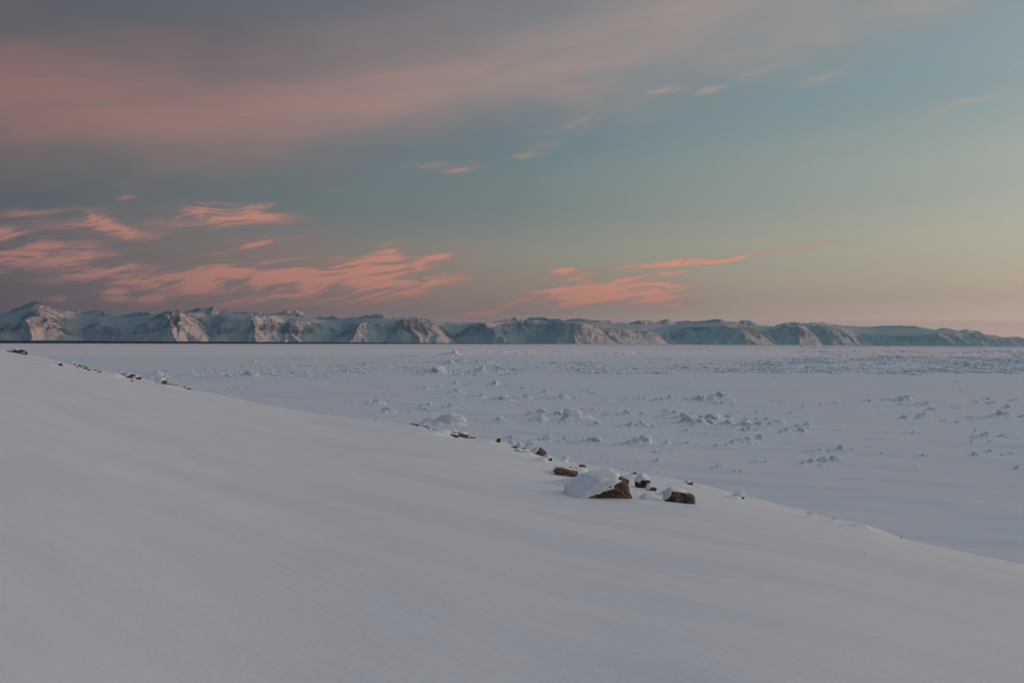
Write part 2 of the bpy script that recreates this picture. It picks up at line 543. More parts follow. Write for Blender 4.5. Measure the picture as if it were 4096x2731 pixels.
def slope_z(x, y, bumps=True):
    """height of the snow slope, world z"""
    x = np.asarray(x, float)
    y = np.asarray(y, float)
    th = np.arctan2(x, y)
    r = np.hypot(x, y)
    g_ = np.interp(th, xa, xg)
    rc = np.interp(th, xa, xr)
    rs = np.interp(th, xa, res_full)
    z = Z0 + g_ * r + Z0 * (r / rc) ** 2
    z = z + rs * r * sstep(0.55, 1.0, r / rc) * (1 - sstep(1.15, 1.6, r / rc))
    # wind drifts, long axis falling to the right
    c_, s_ = math.cos(-0.75), math.sin(-0.75)
    X, Y = x * c_ + y * s_, -x * s_ + y * c_
    amp = np.minimum(r / 12.0, 1.0)
    z = z + amp * (0.075 * fbm(X / 9.0, Y / 3.0, 5, 2) + 0.006 * fbm(X / 2.6, Y / 0.7, 9, 3))
    if bumps:
        for (bx, by, sx_, sy_, rot, h, pw) in BUMPS:
            ddx, ddy = x - bx, y - by
            c1, s1 = math.cos(rot), math.sin(rot)
            p, q = (ddx * c1 + ddy * s1), (-ddx * s1 + ddy * c1)
            p = np.where(p > 0, p / (sx_ * 0.55), p / (sx_ * 1.25))   # steeper on the lee (right) side
            e = p ** 2 + (q / sy_) ** 2
            z = z + h * np.exp(-np.minimum(e, 60) ** pw)
    return z + CAM_H


def on_slope(u, v):
    """where the line of sight through a pixel meets the snow slope"""
    tx, tz = ray(u, v)
    ys = np.linspace(2, 200, 8000)
    dz_ = (CAM_H + tz * ys) - slope_z(tx * ys, ys, False)
    hit = np.where(dz_ <= 0)[0]
    if len(hit):
        y = ys[hit[0]]
    else:
        y = ys[np.argmin(np.abs(dz_[: np.argmax(ys > 130)]))]
        y = ys[np.argmin(dz_ / ys + (ys > 140) * 9)]
    return np.array([tx * y, y, float(slope_z(tx * y, y, False))]), y / F


def on_ice(u, v, z=0.0):
    tx, tz = ray(u, v)
    y = (z - CAM_H) / tz
    return np.array([tx * y, y, z]), y / F


# drifts on the slope: (u, v, half width px, half depth in widths, height px, sharpness)
for (u, v, hw, dep, h, pw) in [
    (2385, 1958, 120, 1.0, 50, 1.3), (2330, 1890, 50, 1.0, 22, 1.2), (2675, 1985, 34, 1.2, 26, 1.1), (2535, 1915, 36, 1.2, 18, 1.0),
    (2178, 1846, 30, 1.0, 18, 1.0), (2262, 1846, 16, 1.2, 13, 1.0), (2225, 1893, 34, 1.2, 16, 1.1), (2120, 1818, 26, 1.2, 12, 1.0),
    (1790, 1742, 55, 1.4, 24, 1.0), (1745, 1738, 40, 1.0, 12, 1.0), (1960, 1770, 46, 1.2, 8, 1.0), (2950, 1998, 34, 1.3, 15, 1.2),
    (2735, 1940, 34, 1.2, 9, 1.0), (3250, 2070, 26, 1.0, 8, 1.2), (3460, 2112, 50, 1.6, 14, 1.3), (205, 1462, 40, 1.2, 10, 1.1),
    (475, 1510, 30, 1.5, 14, 1.1), (632, 1535, 18, 1.5, 9, 1.1), (690, 1550, 45, 1.3, 9, 1.0), (2440, 1880, 26, 1.0, 9, 1.0),
    (2555, 2010, 60, 0.7, 7, 1.2), (2790, 2030, 60, 0.6, 8, 1.1), (3330, 2085, 40, 1.2, 6, 1.2), (800, 2040, 330, 0.5, 10, 1.0),
    (1100, 2140, 300, 0.5, 8, 1.0), (1320, 2280, 340, 0.6, 9, 1.0),
]:
    p, s = on_slope(u, v)
    BUMPS.append((p[0], p[1], hw * s, hw * s * dep, -0.25, h * s, pw))
# scoured hollow on the lee side of the big boulder
p, s = on_slope(2550, 1992)
BUMPS.append((p[0], p[1] - 0.02, 40 * s, 52 * s, -0.2, -20 * s, 1.6))
p, s = on_slope(2592, 1992)
BUMPS.append((p[0], p[1] + 0.1, 46 * s, 60 * s, math.pi - 0.15, 20 * s, 1.6))

th = np.concatenate([np.radians(np.linspace(-180, -34, 110)), np.radians(np.linspace(-33.8, 33.8, 1250)), np.radians(np.linspace(34, 180, 110))])
rr = np.concatenate([[0.3, 0.8, 1.4], np.geomspace(2.0, 12, 90)[:-1], np.geomspace(12, 60, 330)[:-1], np.geomspace(60, 480, 140)])
R_, T_ = np.meshgrid(rr, th, indexing="ij")
X_, Y_ = R_ * np.sin(T_), R_ * np.cos(T_)
Z_ = slope_z(X_, Y_)
Z_ = np.maximum(Z_, -4.0 - 0.002 * R_)
slope = add_mesh("snow_slope", np.stack([X_, Y_, Z_], -1), grid_faces(len(rr), len(th))[:, ::-1], m_snow)
tag(slope, "smooth wind-packed snow slope falling to the right in the foreground", kind="structure")

# ------------------------------------------------------------------ sea ice and open water
edge_az = np.radians([-180, -90, -45, -27.2, -14.4, -7, 0, 6, 10.7, 14, 20, 180])
edge_r = np.array([4500, 5000, 6000, 7100, 8900, 11800, 18500, 34000, 46000, 47000, 47000, 47000], float)
th = np.concatenate([np.radians(np.linspace(-180, -36, 60)), np.radians(np.linspace(-35, 35, 760)), np.radians(np.linspace(36, 180, 60))])
rows = 560
tt = np.linspace(0, 1, rows)
er = np.exp(np.interp(th, edge_az, np.log(edge_r))) * (1 + 0.012 * fbm(th * 90, th * 0 + 3, 4, 4))
R_ = 70 * (er[None, :] / 70) ** tt[:, None]
X_, Y_ = R_ * np.sin(th)[None, :], R_ * np.cos(th)[None, :]
fade = 1 - sstep(500, 1600, R_)
c_, s_ = math.cos(-0.45), math.sin(-0.45)
XX, YY = X_ * c_ + Y_ * s_, -X_ * s_ + Y_ * c_
Z_ = fade * (0.40 * fbm(XX / 60, YY / 12, 21, 4) + 0.09 * fbm(XX / 14, YY / 2.6, 33, 2))
BK_ = np.zeros_like(Z_)
# long low snow banks drifted against the broken ice: (u0, u1, v, height px)
for k_, (u0, u1, v_, h_) in enumerate([(1560, 1760, 1695, 9), (1900, 2480, 1690, 9), (2480, 2680, 1710, 6), (1990, 2400, 1766, 14), (2440, 2760, 1780, 10), (2600, 2960, 1612, 6), (2640, 3140, 1709, 11),
                                       (2780, 3060, 1731, 8), (3200, 3430, 1812, 8), (3180, 3420, 1860, 12), (3880, 4200, 1680, 14), (3880, 4080, 1757, 7), (1460, 1660, 1657, 8), (1940, 2320, 1610, 6), (1640, 1840, 1598, 4)]):
    for uq in np.arange(u0, u1, 9.0):
        pp, sc_ = on_ice(uq, v_ + 5 * float(vnoise(uq / 90.0, k_ * 3.1, 88)))
        hq = h_ * sc_ * (0.55 + 0.6 * float(vnoise(uq / 60.0, k_ * 1.7, 89))) * math.sin(math.pi * (uq - u0 + 12) / (u1 - u0 + 24)) ** 0.5
        if hq <= 0.05:
            continue
        ia = np.searchsorted(th, math.atan2(pp[0], pp[1]) - 0.03), np.searchsorted(th, math.atan2(pp[0], pp[1]) + 0.03)
        xs_, ys_ = X_[:, ia[0]:ia[1]] - pp[0], Y_[:, ia[0]:ia[1]] - pp[1]
        wq = 26 * sc_
        BK_[:, ia[0]:ia[1]] = np.maximum(BK_[:, ia[0]:ia[1]], hq * np.exp(-(xs_ / wq) ** 2 - np.where(ys_ < 0, ys_ / (wq * 0.35), ys_ / (wq * 0.8)) ** 2))
Z_ = Z_ + BK_
Z_[-1, :] = -1.5
ice = add_mesh("sea_ice", np.stack([X_, Y_, Z_], -1), grid_faces(rows, len(th))[:, ::-1], m_ice)
tag(ice, "wide snow-covered sea ice with faint wind streaks", kind="structure")

th = np.radians(np.linspace(-180, 180, 121))
rs = np.array([3000, 6000, 12000, 25000, 40000, 49000.0])
R_, T_ = np.meshgrid(rs, th, indexing="ij")
sea = add_mesh("sea", np.stack([R_ * np.sin(T_), R_ * np.cos(T_), np.full_like(R_, -1.0)], -1), grid_faces(len(rs), len(th))[:, ::-1], m_sea)
tag(sea, "dark strip of open water beyond the edge of the ice", kind="structure")

# ------------------------------------------------------------------ mountains
sil = np.array([(-500, 1262), (-300, 1240), (-150, 1262), (0, 1257), (17, 1254), (65, 1233), (105, 1215), (131, 1203), (152, 1202), (187, 1215), (218, 1230), (244, 1235),
    (270, 1244), (296, 1244), (318, 1241), (335, 1246), (361, 1241), (405, 1240), (418, 1246), (435, 1261), (453, 1270), (475, 1265), (509, 1254),
    (544, 1250), (588, 1247), (601, 1256), (623, 1259), (640, 1248), (662, 1238), (679, 1241), (710, 1237), (740, 1245), (766, 1239), (801, 1228),
    (819, 1233), (853, 1224), (880, 1231), (901, 1244), (927, 1248), (980, 1247), (1024, 1249), (1054, 1247), (1089, 1256), (1129, 1248), (1144, 1238),
    (1181, 1238), (1198, 1250), (1216, 1263), (1246, 1271), (1263, 1264), (1285, 1264), (1294, 1272), (1307, 1261), (1324, 1264), (1346, 1272),
    (1385, 1270), (1403, 1265), (1438, 1268), (1468, 1258), (1494, 1261), (1512, 1254), (1542, 1264), (1590, 1268), (1655, 1266), (1686, 1271),
    (1720, 1276), (1764, 1289), (1808, 1289), (1851, 1290), (1908, 1288), (1951, 1291), (1995, 1281), (2025, 1273), (2048, 1274), (2061, 1267),
    (2087, 1278), (2113, 1281), (2135, 1267), (2165, 1268), (2179, 1276), (2240, 1274), (2244, 1281), (2292, 1276), (2309, 1272), (2348, 1274),
    (2379, 1281), (2435, 1283), (2457, 1289), (2518, 1291), (2553, 1281), (2566, 1287), (2588, 1278), (2614, 1288), (2640, 1285), (2660, 1274),
    (2684, 1287), (2745, 1281), (2788, 1284), (2853, 1276), (2880, 1273), (2901, 1283), (2927, 1285), (2958, 1291), (2975, 1278), (2997, 1281),
    (3015, 1298), (3041, 1300), (3072, 1307), (3102, 1305), (3137, 1290), (3181, 1287), (3207, 1294), (3237, 1288), (3272, 1291), (3303, 1284),
    (3325, 1298), (3346, 1297), (3368, 1303), (3385, 1300), (3442, 1305), (3490, 1305), (3529, 1302), (3577, 1300), (3638, 1302), (3695, 1309),
    (3729, 1318), (3760, 1310), (3790, 1311), (3838, 1324), (3864, 1315), (3904, 1322), (3943, 1338), (3978, 1339), (4021, 1348), (4073, 1345),
    (4096, 1349), (4300, 1358), (4600, 1366)], float)
rim = np.array([(-500, 1300), (0, 1284), (60, 1290), (100, 1272), (150, 1238), (200, 1262), (250, 1308), (330, 1318), (400, 1288), (440, 1308), (500, 1314), (560, 1298),
    (590, 1288), (630, 1268), (655, 1244), (740, 1247), (770, 1272), (815, 1318), (850, 1345), (880, 1300), (905, 1280), (980, 1278), (1000, 1300), (1010, 1270),
    (1030, 1262), (1100, 1264), (1130, 1290), (1170, 1286), (1200, 1284), (1260, 1290), (1310, 1305), (1350, 1326), (1385, 1326), (1400, 1302), (1450, 1288),
    (1520, 1286), (1600, 1284), (1620, 1275), (1685, 1272), (1730, 1285), (1770, 1316), (1830, 1332), (1880, 1312), (1900, 1290), (1950, 1293), (1990, 1288),
    (2060, 1284), (2130, 1280), (2240, 1282), (2262, 1292), (2300, 1290), (2400, 1306), (2500, 1316), (2590, 1326), (2630, 1345), (2680, 1330), (2760, 1308),
    (2900, 1302), (2960, 1318), (2985, 1302), (3020, 1318), (3080, 1318), (3140, 1304), (3300, 1300), (3350, 1312), (3420, 1330), (3480, 1336), (3600, 1340),
    (3700, 1338), (3800, 1330), (3880, 1330), (3960, 1346), (4096, 1356), (4600, 1370)], float)
foot = np.array([(-500, 36), (0, 37.6), (100, 37), (150, 36.2), (250, 38.6), (330, 40), (440, 39.6), (465, 37.8), (620, 38.8), (640, 37.4), (700, 37.6), (830, 40.6),
    (850, 41.5), (868, 38.6), (900, 38.4), (990, 40.2), (1003, 38.6), (1060, 39.2), (1130, 40.6), (1165, 39.4), (1340, 42.0), (1385, 42.6), (1400, 39.6), (1440, 39.8),
    (1600, 41.4), (1618, 40.2), (1700, 41.2), (1790, 43.6), (1850, 44.0), (1890, 42.6), (1945, 42.2), (2040, 45.0), (2150, 45.8), (2235, 46.0), (2252, 42.8), (2300, 42.8),
    (2640, 47.2), (2660, 49.5), (2760, 49.6), (2915, 48.8), (2960, 48.4), (3062, 52.5), (3130, 52.2), (3190, 51.6), (3212, 54), (3318, 53.4), (3375, 57.5), (3420, 58.5), (3680, 58), (3760, 57.5),
    (3850, 60), (3960, 60.5), (4096, 62), (4600, 63)], float)
foot[:, 1] *= 0.8

uu = np.arange(-430, 4520, 2.1)
txs = np.array([ray(u, 1370)[0] for u in uu])
hor = 1357 + 0.00635 * uu
ss = np.concatenate([np.linspace(-3600, -1800, 14)[:-1], np.linspace(-1800, 3000, 190)[:-1], np.linspace(3000, 7000, 60)[:-1], np.linspace(7000, 8600, 8)])
Fd = np.interp(uu, foot[:, 0], foot[:, 1]) * 1000.0
FdS = np.convolve(np.pad(Fd, 60, mode="edge"), np.ones(121) / 121, "valid")      # grid follows a smooth line
SS, UU = np.meshgrid(ss, uu, indexing="ij")
YM = FdS[None, :] + SS
XM = txs[None, :] * YM
wx = 170 * fbm(XM / 1100.0, YM / 1100.0, 3, 4, 0.55)
wy = 170 * fbm(XM / 1100.0 + 40, YM / 1100.0, 4, 4, 0.55)
XW, YW = XM + wx, YM + wy
z = np.full(XM.shape, -40.0)
wy_s = 0.0
sk_ = lambda q, w: np.convolve(np.pad(q, w, mode="edge"), np.ones(2 * w + 1) / (2 * w + 1), "valid")


def pt(u, v, Y):
    return np.array([ray(u, 1370)[0] * Y, Y, (1357 + 0.00635 * u - v) / F * Y + CAM_H])


def ridge(p, q, slope, pw=1.0, reach=330):
    """raise the land to a ridge from p to q (x, y, height) whose flanks fall with the given slope"""
    ua, ub = sorted((p[0] / p[1], q[0] / q[1]))
    lo = np.searchsorted(txs, ua - reach / F)
    hi = np.searchsorted(txs, ub + reach / F)
    if hi <= lo:
        return
    X, Y = XW[:, lo:hi], YW[:, lo:hi]
    dx_, dy_ = q[0] - p[0], q[1] - p[1]
    L2 = dx_ * dx_ + dy_ * dy_ + 1e-6
    tt_ = np.clip(((X - p[0]) * dx_ + (Y - p[1]) * dy_) / L2, 0, 1)
    dist = np.hypot(X - p[0] - tt_ * dx_, Y - p[1] - tt_ * dy_)
    hh = p[2] + tt_ * (q[2] - p[2]) - slope * dist ** pw
    z[:, lo:hi] = np.maximum(z[:, lo:hi], hh)


rg = random.Random(12)
rimv = lambda u: np.interp(u, rim[:, 0], rim[:, 1])
silv = lambda u: np.interp(u, sil[:, 0], sil[:, 1])
fo = lambda u: np.interp(u, foot[:, 0], foot[:, 1]) * 1000.0
ru = np.arange(-430, 4521, 13.0)
for i in range(len(ru) - 1):                     # the rim of the front cliffs
    a_, b_ = ru[i], ru[i + 1]
    ridge(pt(a_, rimv(a_), fo(a_) + 1500), pt(b_, rimv(b_), fo(b_) + 1500), 0.80)
u = -420.0
while u < 4480:                                  # spurs running down to the shore
    h0 = pt(u, rimv(u), fo(u) + 1500)
    if h0[2] > 260:
        ln = h0[2] * rg.uniform(1.25, 1.9)
        lat = rg.uniform(-0.25, 0.75) * ln
        e_ = np.array([h0[0] + lat, h0[1] - ln, rg.uniform(0.0, 0.12) * h0[2]])
        m_ = 0.5 * (h0 + e_) + np.array([rg.uniform(-0.1, 0.1) * ln, 0, rg.uniform(0.0, 0.14) * h0[2]])
        ridge(h0, m_, 0.92)
        ridge(m_, e_, 0.85)
        if rg.random() < 0.6:                    # a side rib
            e2 = np.array([m_[0] + rg.choice([-1, 1]) * ln * rg.uniform(0.3, 0.5), m_[1] - ln * rg.uniform(0.25, 0.45), 0.08 * h0[2]])
            ridge(m_, e2, 0.95)
    u += rg.uniform(26, 74) * (42000 / max(fo(u), 30000))
# snow plateau behind the rim, rising to the back summits
rim_y = np.interp(uu, foot[:, 0], foot[:, 1]) * 1000.0 + 1500
rim_h = np.array([pt(q, rimv(q), fo(q) + 1500)[2] for q in uu])
rim_yS, rim_hS = sk_(rim_y, 12), sk_(rim_h, 12)
sil_y = FdS + 6400
sil_h = np.array([(1357 + 0.00635 * q - silv(q)) for q in uu]) / F * sil_y + CAM_H
back = np.clip((YM - rim_yS[None, :]) / (sil_y - rim_yS)[None, :], 0, 1)
plat = rim_hS[None, :] - 30 + (np.minimum(sk_(sil_h, 45), sil_h + 400)[None, :] * 0.93 - rim_hS[None, :]) * back ** 1.1
plat = np.where(YM >= rim_yS[None, :], plat, rim_hS[None, :] - 30 - 0.9 * (rim_yS[None, :] - YM))
glacier = plat > z
z = np.maximum(z, plat + 12 * fbm(XM / 900, YM / 900, 9, 2))
for i in range(0, len(uu) - 5, 5):
    a_, b_ = i, i + 5
    ridge(np.array([txs[a_] * sil_y[a_], sil_y[a_] - wy_s, sil_h[a_]]), np.array([txs[b_] * sil_y[b_], sil_y[b_] - wy_s, sil_h[b_]]), 0.62, reach=200)
# small gullies down the slopes and flat-lying lava terraces
zx = np.gradient(z, axis=1) / np.gradient(XM, axis=1)
zy = np.gradient(z, axis=0) / np.gradient(YM, axis=0)
stp = np.hypot(zx, zy)
st_ = sstep(0.3, 0.6, stp)
gul = ridged(XW / 260.0, YW / 900.0, 31, 3, 0.55) - 0.6
z = z + st_ * 55 * gul * sstep(40, 300, z)
up_ = sstep(0.22, 0.55, z / np.maximum(rim_hS, 80)[None, :])
bandz = z + 30 * fbm(XM / 2500.0, YM / 2500.0, 50, 2)
z = z + st_ * up_ * (11 * np.sin(2 * math.pi * bandz / 83.0) + 7 * np.sin(2 * math.pi * bandz / 49.0 + 1))
patch = fbm(XM / 1300.0, YM / 1300.0 + z / 900.0, 66, 4, 0.6)
rockv = st_ * (0.30 + 0.42 * patch + 0.45 * gul) * up_ + 0.22 * st_ * up_ * np.sin(2 * math.pi * bandz / 83.0)
cuts = [-430, 452, 826, 1366, 1800, 2256, 2640, 3060, 3425, 4520]
mlab = ["pointed snowy peak with a sunlit right flank, tallest of the far range, leftmost",
        "flat-topped banded mountain with pink terraces left of the first glacier valley",
        "broad cliffs with a dark banded mesa on top, right of the flat-topped mountain",
        "long pink-lit cliff of slanting snow gullies under a smooth ice cap",
        "blue shaded cliff wall with a narrow pink rib, near the middle of the range",
        "wedge-shaped bluff with a glowing pink face, crest dropping to the right",
        "long blue tableland with small pointed knobs along its top",
        "blue mountains with thin pink slivers, right of the tableland",
        "low hazy blue hills tapering off at the right end of the range"]
for i in range(len(cuts) - 1):
    a = int(np.argmin(np.abs(uu - cuts[i])))
    b = int(np.argmin(np.abs(uu - cuts[i + 1])))
    co = np.stack([XM[:, a:b + 1], YM[:, a:b + 1], z[:, a:b + 1]], -1)
    o = add_mesh("mountain", co, grid_faces(len(ss), b + 1 - a), m_mtn)
    at_ = o.data.attributes.new("rock", "FLOAT", "POINT")
    at_.data.foreach_set("value", rockv[:, a:b + 1].astype(np.float32).ravel())
    tag(o, mlab[i], kind="structure")

# ------------------------------------------------------------------ unseen hill added on the right: keeps the low sun off the near ground
hx, hy = np.meshgrid(np.linspace(1500, 4800, 110), np.linspace(-2600, 3000, 180), indexing="ij")
qx = (hx - 2700 - 0.05 * hy) / 1000.0
qy = hy / 2700.0
hz_ = 225 * np.clip(1 - qx ** 2, 0, 1) ** 1.3 * np.clip(1 - qy ** 4, 0, 1) ** 0.8 * (1 + 0.16 * fbm(hx / 700, hy / 900, 61, 4)) - 3
shade_hill = add_mesh("shade_hill", np.stack([hx, hy, hz_], -1), grid_faces(110, 180)[:, ::-1], m_snow)
tag(shade_hill, "unseen snowy ridge added on the right to shade the near ground", kind="structure")

# ------------------------------------------------------------------ boulders
_ico_cache = {}


def ico(sub):
    if sub not in _ico_cache:
        import bmesh
        bm = bmesh.new()
        bmesh.ops.create_icosphere(bm, subdivisions=sub, radius=1.0)
        v = np.array([q.co[:] for q in bm.verts])
        f = np.array([[w.index for w in q.verts] for q in bm.faces])
        bm.free()
        _ico_cache[sub] = (v, f)
    return _ico_cache[sub]


def poly_radius(D, planes):
    r = np.full(len(D), 9.0)
    for n, dd in planes:
        n = np.array(n, float)
        n /= np.linalg.norm(n)
        c = D @ n
        r = np.where(c > 1e-3, np.minimum(r, dd / np.maximum(c, 1e-3)), r)
    return r


def noise3(D, f, seed):
    return (vnoise(D[:, 0] * f + 5.1, D[:, 1] * f + D[:, 2] * f * 0.7, seed) + vnoise(D[:, 2] * f - 3.7, D[:, 0] * f * 0.8 - D[:, 1] * f, seed + 3)) * 0.5


def rock(loc, size, rot, planes, sub, seed, label, cap=None, group=None, rough=0.09, name="boulder"):
    """star-shaped faceted stone; cap = (direction, threshold, thickness) lays snow on the faces turned that way"""
    D, f = ico(sub)
    cr = random.Random(seed * 7 + 1)
    planes = list(planes) + [((cr.gauss(0, 1), cr.gauss(0, 1), cr.gauss(0, 1)), cr.uniform(0.90, 1.08)) for _ in range(16)]
    r = poly_radius(D, planes) * (1 + rough * noise3(D, 2.6, seed) + rough * 0.6 * noise3(D, 7.0, seed + 9))
    sz = np.array(size)
    ca, sa = math.cos(rot), math.sin(rot)
    Rm = np.array([[ca, 0, sa], [0, 1, 0], [-sa, 0, ca]])   # tilt in the plane facing the viewer
    co = ((D * r[:, None]) * sz) @ Rm.T
    if cap:
        root = bpy.data.objects.new(name, None)
        root.empty_display_size = 0.2
        COL.objects.link(root)
        body = add_mesh("stone_body", co, f, m_rock, smooth=sub >= 4, parent=root)
    else:
        root = add_mesh(name, co, f, m_rock, smooth=False)
    root.location = loc
    tag(root, label, "rock", group)
    if cap:
        cd, thr, thick = cap[:3]
        cd = np.array(cd, float)
        cd /= np.linalg.norm(cd)
        # surface normal
        nrm = np.zeros_like(co)
        tri = co[f]
        fn = np.cross(tri[:, 1] - tri[:, 0], tri[:, 2] - tri[:, 0])
        for k_ in range(3):
            np.add.at(nrm, f[:, k_], fn)
        nrm /= np.linalg.norm(nrm, axis=1)[:, None] + 1e-9
        dn = co / (np.linalg.norm(co, axis=1)[:, None] + 1e-9)
        q = (0.55 * nrm + 0.45 * dn) @ cd + 0.10 * noise3(D, 5.0, seed + 21)
        w = sstep(thr - 0.05, thr + 0.30, q)
        base = np.where(q > thr - 0.05, 0.012, -0.03)
        off = (base + w * thick)
        cc = co + dn * off[:, None]
        c = add_mesh("snow_cap", cc, f, m_snow, smooth=True, parent=root)
    return root


def rnd_planes(rng, n=11, lo=0.62, hi=1.0):
    pl = [((0, 0, 1), rng.uniform(0.7, 0.95)), ((0, 0, -1), 0.9)]
    for i in range(n):
        v = np.array([rng.gauss(0, 1), rng.gauss(0, 1), rng.gauss(0, 0.8)])
        pl.append((v, rng.uniform(lo, hi)))
    return pl


rng = random.Random(4)
# --- the big snow-capped boulder
p, s = on_slope(2440, 1992)
rock((p[0] - 26 * s, p[1] + 0.25, p[2] + 30 * s), (128 * s, 110 * s, 68 * s), 0.0,
     [((0.95, -0.30, 0.10), 0.80), ((0.80, -0.65, -0.12), 0.80), ((0.35, -0.75, -0.62), 0.70), ((0.62, -0.2, 0.76), 0.84),
      ((-0.22, -0.30, 0.93), 0.66), ((-0.62, -0.42, 0.66), 0.62), ((-0.9, -0.3, 0.3), 0.9), ((-0.3, -0.9, 0.35), 0.80), ((0, 1, 0.2), 0.9),
      ((0.7, 0.6, 0.2), 0.85), ((-0.6, 0.7, 0.3), 0.9), ((0, 0, -1), 0.9)], 5, 3,
     "largest boulder, brown overhanging face under a thick smooth snow cap", cap=((-0.62, -0.10, 0.78), 0.27, 10 * s), rough=0.10)
# --- block right of it
p, s = on_slope(2730, 2012)
rock((p[0], p[1] + 0.12, p[2] + 16 * s), (62 * s, 44 * s, 34 * s), 0.24,
     [((0, -1, 0.12), 0.75), ((1, -0.25, 0.1), 0.86), ((0.1, -0.1, 1), 0.72), ((-1, -0.3, 0.1), 0.9), ((0.75, -0.2, 0.7), 0.88), ((0, 1, 0), 0.9), ((0, 0, -1), 0.9), ((0.8, -0.6, -0.4), 0.85)], 4, 8,
     "long bare brown block tilted down to the right, right of the largest boulder", cap=((-0.55, 0.5, 0.8), 0.42, 7 * s))
# --- patchy boulder behind the two
p, s = on_slope(2575, 1952)
rock((p[0], p[1] + 0.1, p[2] + 20 * s), (36 * s, 34 * s, 32 * s), 0.35,
     [((0.7, -0.6, 0.2), 0.72), ((-0.5, -0.8, -0.1), 0.75), ((0.2, -0.3, 1), 0.75), ((0.9, 0, 0.4), 0.8), ((-0.8, 0, 0.6), 0.82), ((0, 1, 0), 0.9), ((0, 0, -1), 0.9), ((0.3, -0.8, -0.5), 0.8)], 4, 15,
     "dark boulder with patchy snow on top, just behind the largest boulder", cap=((-0.15, -0.25, 0.95), 0.45, 3 * s))
p, s = on_slope(2606, 1962)
rock((p[0], p[1] + 0.05, p[2] + 4 * s), (19 * s, 20 * s, 18 * s), 0.4, rnd_planes(rng), 3, 22,
     "small dark wedge of rock at the foot of the patchy boulder", cap=((-0.5, 0, 0.85), 0.45, 3 * s))
# --- lens-shaped lichen rock
p, s = on_slope(2266, 1904)
rock((p[0], p[1] + 0.1, p[2] + 10 * s), (52 * s, 40 * s, 20 * s), 0.22,
     [((0, -1, 0.35), 0.72), ((0.7, -0.6, 0.5), 0.85), ((-0.7, -0.6, 0.6), 0.8), ((0, 0, 1), 0.85), ((0, 1, 0.3), 0.9), ((0, 0, -1), 0.9), ((1, 0, 0.2), 0.95), ((-1, 0, 0.3), 0.92)], 4, 31,
     "low lens-shaped rock with black lichen, left of the largest boulder", cap=((-0.1, 0.75, 0.75), 0.5, 4 * s))
# --- triangular rock on the crest
p, s = on_slope(2156, 1819)
rock((p[0], p[1] + 0.1, p[2] + 7 * s), (31 * s, 28 * s, 26 * s), 0.1,
     [((0.62, -0.3, 0.78), 0.55), ((-0.75, -0.3, 0.65), 0.62), ((0, -1, 0.2), 0.75), ((0, 1, 0.3), 0.8), ((0, 0, -1), 0.9), ((1, 0, 0), 0.95), ((-1, 0, 0), 0.9)], 4, 37,
     "triangular brown rock on the crest above the lens-shaped rock", cap=((-0.85, 0.1, 0.6), 0.45, 4 * s))
p, s = on_slope(2198, 1842)
rock((p[0] - 6 * s, p[1] + 0.08, p[2] + 3 * s), (20 * s, 24 * s, 18 * s), 0.5, rnd_planes(rng), 3, 41,
     "sliver of rock at the right end of a pointed drift below the triangular rock", cap=((-0.6, -0.25, 0.75), 0.05, 4 * s))
p, s = on_slope(2274, 1845)
rock((p[0] - 6 * s, p[1] + 0.08, p[2] + 6 * s), (14 * s, 18 * s, 15 * s), 0.3, rnd_planes(rng), 3, 43,
     "small snow-capped stone on the crest right of the triangular rock", cap=((-0.5, -0.25, 0.8), 0.05, 4 * s))
p, s = on_slope(2330, 1869)
rock((p[0], p[1] + 0.05, p[2] + 2 * s), (14 * s, 16 * s, 10 * s), 0.0, rnd_planes(rng), 3, 47,
     "small bare brown stone just above the left end of the largest boulder", cap=((-0.7, 0.3, 0.7), 0.7, 2 * s))
p, s = on_slope(2283, 1873)
rock((p[0], p[1] + 0.05, p[2] + 1 * s), (8 * s, 9 * s, 5 * s), 0.0, rnd_planes(rng), 2, 48,
     "tiny dark stone above the lens-shaped rock", cap=None, name="stone")
# --- the split outcrop at mid crest
for (u, v, w, h, rt, lab) in [(1812, 1736, 24, 9, 0.25, "upper slab of the split outcrop in the middle of the crest"),
                              (1816, 1749, 17, 9, 0.05, "lower left block of the split outcrop in the middle of the crest"),
                              (1850, 1750, 24, 13, 0.18, "right-hand block of the split outcrop in the middle of the crest")]:
    p, s = on_slope(u, v)
    rock((p[0], p[1] + 0.2, p[2] + h * 0.35 * s), (w * s, 30 * s, h * 1.15 * s), rt,
         [((0, -1, 0.1), 0.75), ((1, -0.2, 0.1), 0.85), ((-1, -0.2, 0.2), 0.88), ((0.1, -0.1, 1), 0.8), ((0, 1, 0), 0.9), ((0, 0, -1), 0.9), ((0.6, -0.3, 0.8), 0.92)], 3, 53 + u % 7,
         lab, cap=((0.0, 0.45, 0.9), 0.5, 4 * s))
p, s = on_slope(1994, 1769)
rock((p[0], p[1] + 0.1, p[2] + 6 * s), (9 * s, 10 * s, 14 * s), 0.1, rnd_planes(rng), 3, 61,
     "small upright brown block alone on the crest, right of the split outcrop", cap=((-0.8, 0.2, 0.6), 0.5, 3 * s))
